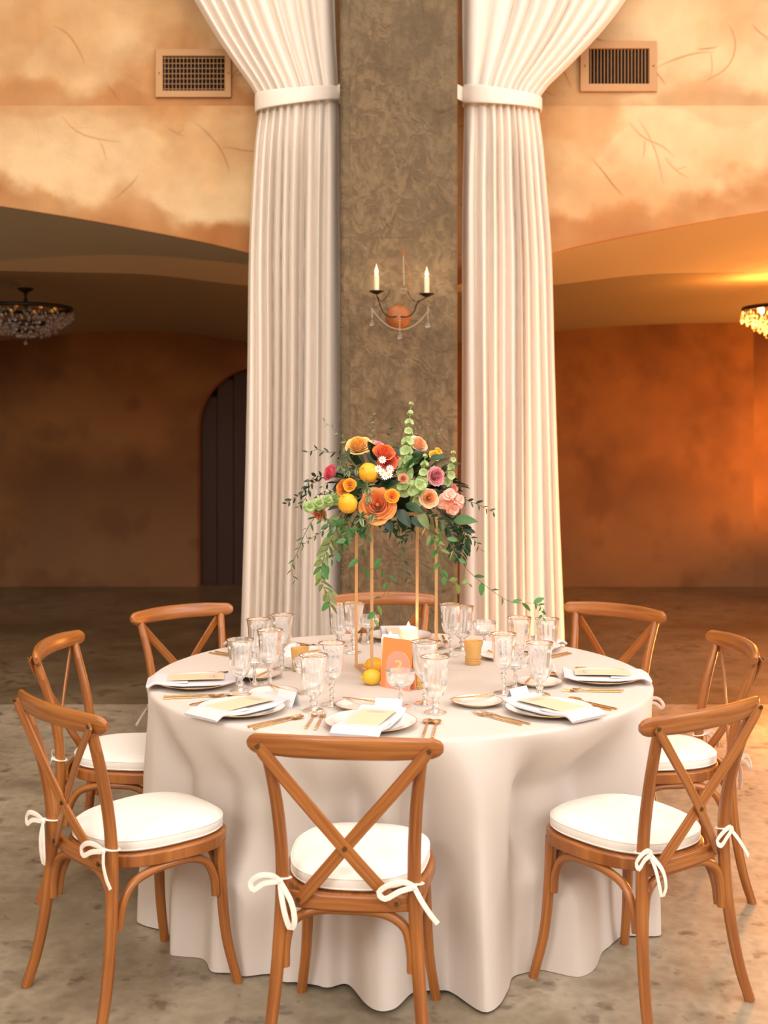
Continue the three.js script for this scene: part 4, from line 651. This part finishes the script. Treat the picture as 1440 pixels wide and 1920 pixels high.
// leaves: a blade along +z from its base, folded along the midrib
function leafGeo(l, w, bend, fold, tipSharp = 0.9, cream = false) {
  const g = surf((u, v) => { const s = u * 2 - 1, q = w * Math.pow(Math.sin(Math.PI * Math.pow(v, tipSharp)), 0.85); return V(s * q / 2, -bend * l * v * v + fold * Math.abs(s) * q / 2, l * v); }, 4, 6);
  if (cream) { const c = []; for (let j = 0; j <= 6; j++) for (let i = 0; i <= 4; i++) { const e = i === 0 || i === 4; e ? c.push(0.72, 0.72, 0.48) : c.push(0.10 + 0.04 * (i === 2 ? 1 : 0), 0.2, 0.06); } g.setAttribute('color', new THREE.Float32BufferAttribute(c, 3)); }
  return g;
}
function leafAt(g, p, dir, roll) { const f = V(...dir).normalize(); let upv = V(0, 1, 0); if (Math.abs(f.y) > 0.95) upv = V(1, 0, 0); const x = upv.clone().cross(f).normalize(), y = f.clone().cross(x); const m = new THREE.Matrix4().makeBasis(x, y, f); m.multiply(new THREE.Matrix4().makeRotationZ(roll)); m.setPosition(p); return g.clone().applyMatrix4(m); }
// the green body: broad leaves fanned out of the bowl
{
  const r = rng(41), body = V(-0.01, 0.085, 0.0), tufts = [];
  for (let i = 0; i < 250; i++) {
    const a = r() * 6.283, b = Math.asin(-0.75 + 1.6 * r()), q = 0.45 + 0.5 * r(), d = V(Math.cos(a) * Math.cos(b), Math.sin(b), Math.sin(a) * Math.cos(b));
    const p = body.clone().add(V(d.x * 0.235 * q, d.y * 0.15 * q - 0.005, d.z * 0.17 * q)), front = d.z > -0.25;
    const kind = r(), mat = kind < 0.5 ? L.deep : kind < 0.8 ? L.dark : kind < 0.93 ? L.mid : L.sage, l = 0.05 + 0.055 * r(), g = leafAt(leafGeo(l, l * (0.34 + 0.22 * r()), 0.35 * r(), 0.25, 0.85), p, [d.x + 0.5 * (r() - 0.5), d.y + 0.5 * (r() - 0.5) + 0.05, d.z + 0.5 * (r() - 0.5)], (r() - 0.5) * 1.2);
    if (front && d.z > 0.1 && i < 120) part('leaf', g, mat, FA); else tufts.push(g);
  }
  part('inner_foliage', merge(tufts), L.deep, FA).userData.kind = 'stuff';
  for (const [px, py, l, dx, dy, m] of [[715, 965, 0.075, 0.6, -0.8, 'deep'], [745, 955, 0.08, 0.5, -0.6, 'deep'], [760, 945, 0.07, 0.9, -0.3, 'dark'], [690, 972, 0.07, -0.3, -0.9, 'deep'], [765, 885, 0.075, 0.1, 0.9, 'mid'], [757, 880, 0.07, 0.5, 0.6, 'mid'], [805, 862, 0.06, 0.8, 0.3, 'dark'], [790, 860, 0.05, -0.6, 0.4, 'dark'], [850, 976, 0.085, 1, 0.12, 'mid'], [785, 960, 0.07, 0.5, -0.8, 'olive'], [672, 985, 0.06, 0.3, -0.6, 'mid'], [735, 905, 0.06, -0.6, 0.1, 'deep'], [720, 915, 0.07, 0.4, 0.3, 'deep'], [770, 970, 0.06, 0.7, -0.5, 'deep']])
    part('broad_leaf', leafAt(leafGeo(l, l * 0.52, 0.25, 0.2, 0.75), rel(px, py, 4.1), [dx, dy, 0.35], 0.9), L[m], FA);
}
// variegated sprigs
{
  const r = rng(61);
  for (const [px, py, n, s] of [[688, 912, 9, 1], [676, 970, 12, 1.05], [700, 962, 6, 1.15], [664, 940, 6, 0.9], [652, 880, 12, 0.9], [668, 878, 10, 0.85], [640, 872, 8, 0.8], [690, 930, 5, 0.9]]) {
    const p = rel(px, py, 4.06 + (py < 890 ? 0.08 : 0)), hub = part('variegated_sprig', moved(new THREE.SphereGeometry(0.004, 6, 5), p.x, p.y, p.z), L.sage, FA, 'sprig of cream edged leaves');
    for (let i = 0; i < n; i++) { const a = i / n * 6.283 + r(); part('leaf', leafAt(leafGeo(0.034 * s, 0.0145 * s, 0.2, 0.15, 0.9, true), p, [Math.cos(a), Math.sin(a) - 0.1, 0.2 + 0.5 * r()], (r() - 0.5)), L.varieg, hub); }
  }
}
// bells of Ireland: whorls of green cups up a stalk
{
  const cup = turned(smoothProfile([[0, 0], [0.28, 0.05], [0.5, 0.32], [0.72, 0.55], [1, 0.7]], 3), 14, (w, y) => 1 + 0.1 * Math.cos(5 * w) * y), r = rng(91);
  const stalk = (pts, n, s0, s1, per, label) => {
    const c = new THREE.CatmullRomCurve3(pts), st = part('bell_stalk', sweep(pts, (q) => 0.0035 - 0.002 * q, { seg: 20, rad: 6 }), L.light, FA, label);
    for (let k = 0; k < n; k++) { const q = k / (n - 1), p = c.getPointAt(q), T = c.getTangentAt(q), s = lerp(s0, s1, Math.pow(q, 1.2)); for (let i = 0; i < per; i++) { const a = i / per * 6.283 + k * 0.9 + 0.3 * r(), x = V(1, 0, 0).addScaledVector(T, -T.x).normalize(), z = T.clone().cross(x), d = x.multiplyScalar(Math.cos(a)).addScaledVector(z, Math.sin(a)).addScaledVector(T, 0.12 + 0.35 * q); part('bell', placeGeo(cup, p.clone().addScaledVector(d, 0.003), d.toArray(), s), L.bell, st); } }
  };
  stalk([rel(757, 905, 4.14), rel(761, 865, 4.14), rel(765, 820, 4.16), rel(768, 785, 4.18), rel(771, 758, 4.2)], 9, 0.027, 0.006, 4, 'tallest stalk of green bell flowers');
  stalk([rel(782, 935, 4.12), rel(790, 905, 4.1), rel(795, 880, 4.1), rel(797, 856, 4.12)], 6, 0.024, 0.007, 4, 'shorter stalk of green bell flowers');
  stalk([rel(838, 905, 4.2), rel(845, 885, 4.2), rel(848, 868, 4.2), rel(850, 849, 4.2)], 5, 0.019, 0.006, 3, 'stalk of green bell flowers near the pink bud');
  stalk([rel(640, 934, 4.2), rel(620, 938, 4.15), rel(600, 944, 4.11), rel(580, 950, 4.08)], 5, 0.019, 0.017, 6, 'drooping stalk of green bell flowers at the edge');
  stalk([rel(745, 918, 4.1), rel(765, 916, 4.08), rel(785, 912, 4.08)], 4, 0.024, 0.022, 4, 'stalk of green bell flowers low in the middle');
}
// trailing vines: a stem with leaves along it
function vine(pts, mat, leafL, ratio, n, label, { r = 0.0016, stem = M.stem, start = 0.05, seed = 1, both = true, droop = 0.2, end = 1, mats = null } = {}) {
  const c = new THREE.CatmullRomCurve3(pts.map(([x, y, d]) => rel(x, y, d))), tiny = [], keep = (x, m) => leafL < 0.026 ? tiny.push(x) : part('leaf', x, m, st), g = rng(seed * 13 + 5), st = part('vine', sweep(c.points, (q) => r * (1 - 0.6 * q), { seg: 40, rad: 5 }), stem, FA, label);
  for (let k = 0; k < n; k++) {
    const q = lerp(start, end, (k + 0.3 * g()) / Math.max(1, n - 1)), p = c.getPointAt(Math.min(1, q)), T = c.getTangentAt(Math.min(1, q)), side = V(-T.y, T.x, 0).normalize().multiplyScalar((k % 2 ? 1 : -1) * (both ? 1 : 1)), d = T.clone().multiplyScalar(0.55 + 0.3 * g()).add(side.multiplyScalar(0.6 + 0.4 * g())).add(V(0, -droop, 0.35 * (g() - 0.3)));
    const l = leafL * (0.7 + 0.5 * g()) * (1 - 0.25 * q); keep(leafAt(leafGeo(l, l * ratio, 0.25 * g(), 0.2, 0.85), p, d.toArray(), 1.1 * (g() - 0.5) + (g() < 0.5 ? 0.9 : -0.9)), mats ? mats[Math.floor(g() * mats.length)] : mat);
  }
  if (tiny.length) part('tiny_leaves', merge(tiny), mat, st).userData.kind = 'stuff';
}
const d0 = 4.15;
vine([[645, 868, 4.2], [632, 848, d0], [612, 848, d0], [595, 843, d0], [577, 848, d0]], L.deep, 0.03, 0.36, 9, 'dark sprig reaching out at the top', { seed: 1, stem: M.stemBrown });
vine([[612, 898, 4.2], [592, 893, d0], [578, 905, d0], [566, 925, d0], [550, 935, d0], [538, 944, d0]], L.deep, 0.03, 0.4, 17, 'dark sprig reaching out at the edge', { seed: 2, stem: M.stemBrown });
vine([[600, 900, 4.2], [582, 910, d0], [572, 935, d0], [560, 950, d0]], L.deep, 0.028, 0.38, 11, '', { seed: 3, stem: M.stemBrown });
vine([[632, 925, 4.18], [615, 918, d0], [605, 912, d0]], L.deep, 0.024, 0.45, 4, '', { seed: 4 });
vine([[612, 950, d0], [590, 970, 4.13], [572, 1000, 4.12], [560, 1030, 4.12], [549, 1055, 4.12], [547, 1072, 4.12], [553, 1088, 4.12]], L.mid, 0.03, 0.26, 15, 'thin willowy trail at the outer edge', { seed: 5, stem: M.stemBrown });
vine([[628, 975, d0], [610, 992, d0], [594, 1003, d0], [580, 1012, d0], [566, 1024, d0]], L.mid, 0.024, 0.34, 10, '', { seed: 6, stem: M.stemBrown });
vine([[640, 960, d0], [628, 995, 4.1], [618, 1020, 4.1], [606, 1050, 4.1], [602, 1080, 4.1], [604, 1095, 4.1], [617, 1118, 4.1], [618, 1132, 4.1]], L.olive, 0.052, 0.52, 32, 'thick olive green trail hanging beside the stand', { seed: 7, r: 0.0022, mats: [L.olive, L.olive, L.green, L.light] });
vine([[660, 965, d0], [648, 1000, 4.1], [640, 1020, 4.1], [622, 1048, 4.1]], L.green, 0.044, 0.55, 12, '', { seed: 8, mats: [L.green, L.mid] });
vine([[700, 975, 4.1], [690, 1000, 4.08], [684, 1018, 4.08], [674, 1042, 4.08], [673, 1062, 4.08], [700, 1067, 4.08], [716, 1065, 4.08], [726, 1080, 4.08], [724, 1108, 4.08], [710, 1126, 4.08], [704, 1150, 4.08], [700, 1176, 4.08]], L.green, 0.045, 0.5, 17, 'curling vine that drops between the gold legs', { seed: 9, stem: M.stemBrown, r: 0.0013, mats: [L.green, L.green, L.light, L.mid] });
vine([[745, 985, 4.2], [752, 1020, 4.2], [756, 1050, 4.2], [764, 1082, 4.2]], L.dark, 0.03, 0.28, 9, '', { seed: 10 });
vine([[770, 975, 4.2], [750, 988, 4.2], [735, 990, 4.2]], L.dark, 0.03, 0.3, 9, '', { seed: 11 });
vine([[780, 985, 4.2], [766, 1005, 4.2], [755, 1012, 4.2]], L.dark, 0.034, 0.4, 8, '', { seed: 12 });
vine([[800, 965, d0], [815, 985, 4.1], [838, 1010, 4.08], [858, 1046, 4.08], [880, 1072, 4.06], [905, 1094, 4.06], [932, 1114, 4.06], [962, 1130, 4.06], [1000, 1131, 4.06], [1018, 1140, 4.06]], L.green, 0.047, 0.5, 13, 'long vine reaching out over the table', { seed: 13, stem: M.stemBrown, r: 0.0016, start: 0.15 });
vine([[1000, 1131, 4.06], [1012, 1136, 4.06], [1016, 1148, 4.06], [1017, 1158, 4.06]], L.green, 0.024, 0.5, 6, 'leafy tip of the long vine', { seed: 14, stem: M.stemBrown, r: 0.001 });
vine([[815, 1000, d0], [822, 1040, 4.1], [830, 1078, 4.08], [850, 1092, 4.08], [862, 1096, 4.08], [878, 1094, 4.08]], L.light, 0.04, 0.6, 11, 'short vine with light leaves', { seed: 15, mats: [L.light, L.green] });
vine([[840, 975, 4.18], [862, 985, d0], [872, 1005, d0], [868, 1030, d0], [864, 1048, d0]], L.deep, 0.048, 0.42, 28, 'dark cascade under the peach cluster', { seed: 16, mats: [L.deep, L.dark] });
vine([[830, 980, 4.18], [846, 1000, d0], [850, 1030, d0], [848, 1045, d0]], L.deep, 0.045, 0.42, 20, '', { seed: 17, mats: [L.deep, L.dark] });
vine([[862, 985, 4.2], [880, 1005, d0], [892, 1015, d0], [900, 1030, d0]], L.mid, 0.03, 0.3, 10, '', { seed: 18, stem: M.stemBrown });
vine([[860, 930, 4.2], [880, 940, d0], [897, 946, d0], [912, 955, d0], [925, 960, d0]], L.dark, 0.03, 0.34, 11, 'sprig reaching out beside the curtain', { seed: 19, stem: M.stemBrown });
vine([[795, 960, d0], [800, 990, 4.12], [812, 1010, 4.1], [826, 1030, 4.1]], L.olive, 0.05, 0.34, 8, '', { seed: 20, mats: [L.olive, L.mid, L.light] });
vine([[655, 975, d0], [640, 985, 4.1], [622, 985, 4.1], [604, 975, 4.1]], L.mid, 0.042, 0.45, 10, '', { seed: 31, mats: [L.mid, L.sage, L.green] });
vine([[690, 975, 4.12], [676, 990, 4.08], [660, 1000, 4.08], [650, 1012, 4.08]], L.green, 0.045, 0.5, 9, '', { seed: 32, mats: [L.green, L.mid] });
vine([[745, 975, 4.12], [738, 990, 4.1], [728, 998, 4.1]], L.dark, 0.042, 0.4, 7, '', { seed: 33, mats: [L.dark, L.deep] });
vine([[665, 870, 4.18], [655, 858, 4.16], [645, 850, 4.16]], L.dark, 0.036, 0.42, 7, '', { seed: 34, mats: [L.dark, L.sage] });
vine([[790, 960, 4.14], [815, 972, 4.1], [838, 982, 4.1]], L.dark, 0.045, 0.42, 9, '', { seed: 35, mats: [L.dark, L.mid, L.deep] });
// thin upright sprigs at the top
vine([[660, 840, 4.3], [640, 818, 4.3], [625, 804, 4.3], [608, 790, 4.3]], L.sage, 0.022, 0.3, 7, 'thin pale sprig', { seed: 21, r: 0.001 });
vine([[700, 830, 4.3], [697, 808, 4.3], [696, 795, 4.3], [699, 778, 4.3]], L.sage, 0.02, 0.3, 7, '', { seed: 22, r: 0.001 });
vine([[733, 845, 4.3], [732, 822, 4.3], [730, 800, 4.3]], L.mid, 0.02, 0.35, 6, '', { seed: 23, r: 0.001 });
vine([[790, 832, 4.35], [810, 818, 4.35], [833, 805, 4.35]], L.sage, 0.016, 0.3, 7, '', { seed: 24, r: 0.001 });
vine([[775, 815, 4.35], [785, 800, 4.35], [800, 794, 4.35]], L.sage, 0.014, 0.3, 5, '', { seed: 25, r: 0.0009 });
vine([[742, 858, 4.2], [748, 835, 4.2], [753, 815, 4.2], [756, 796, 4.2]], L.dark, 0.012, 0.4, 6, '', { seed: 26, stem: M.stemBrown });

renderer.render(scene, camera);
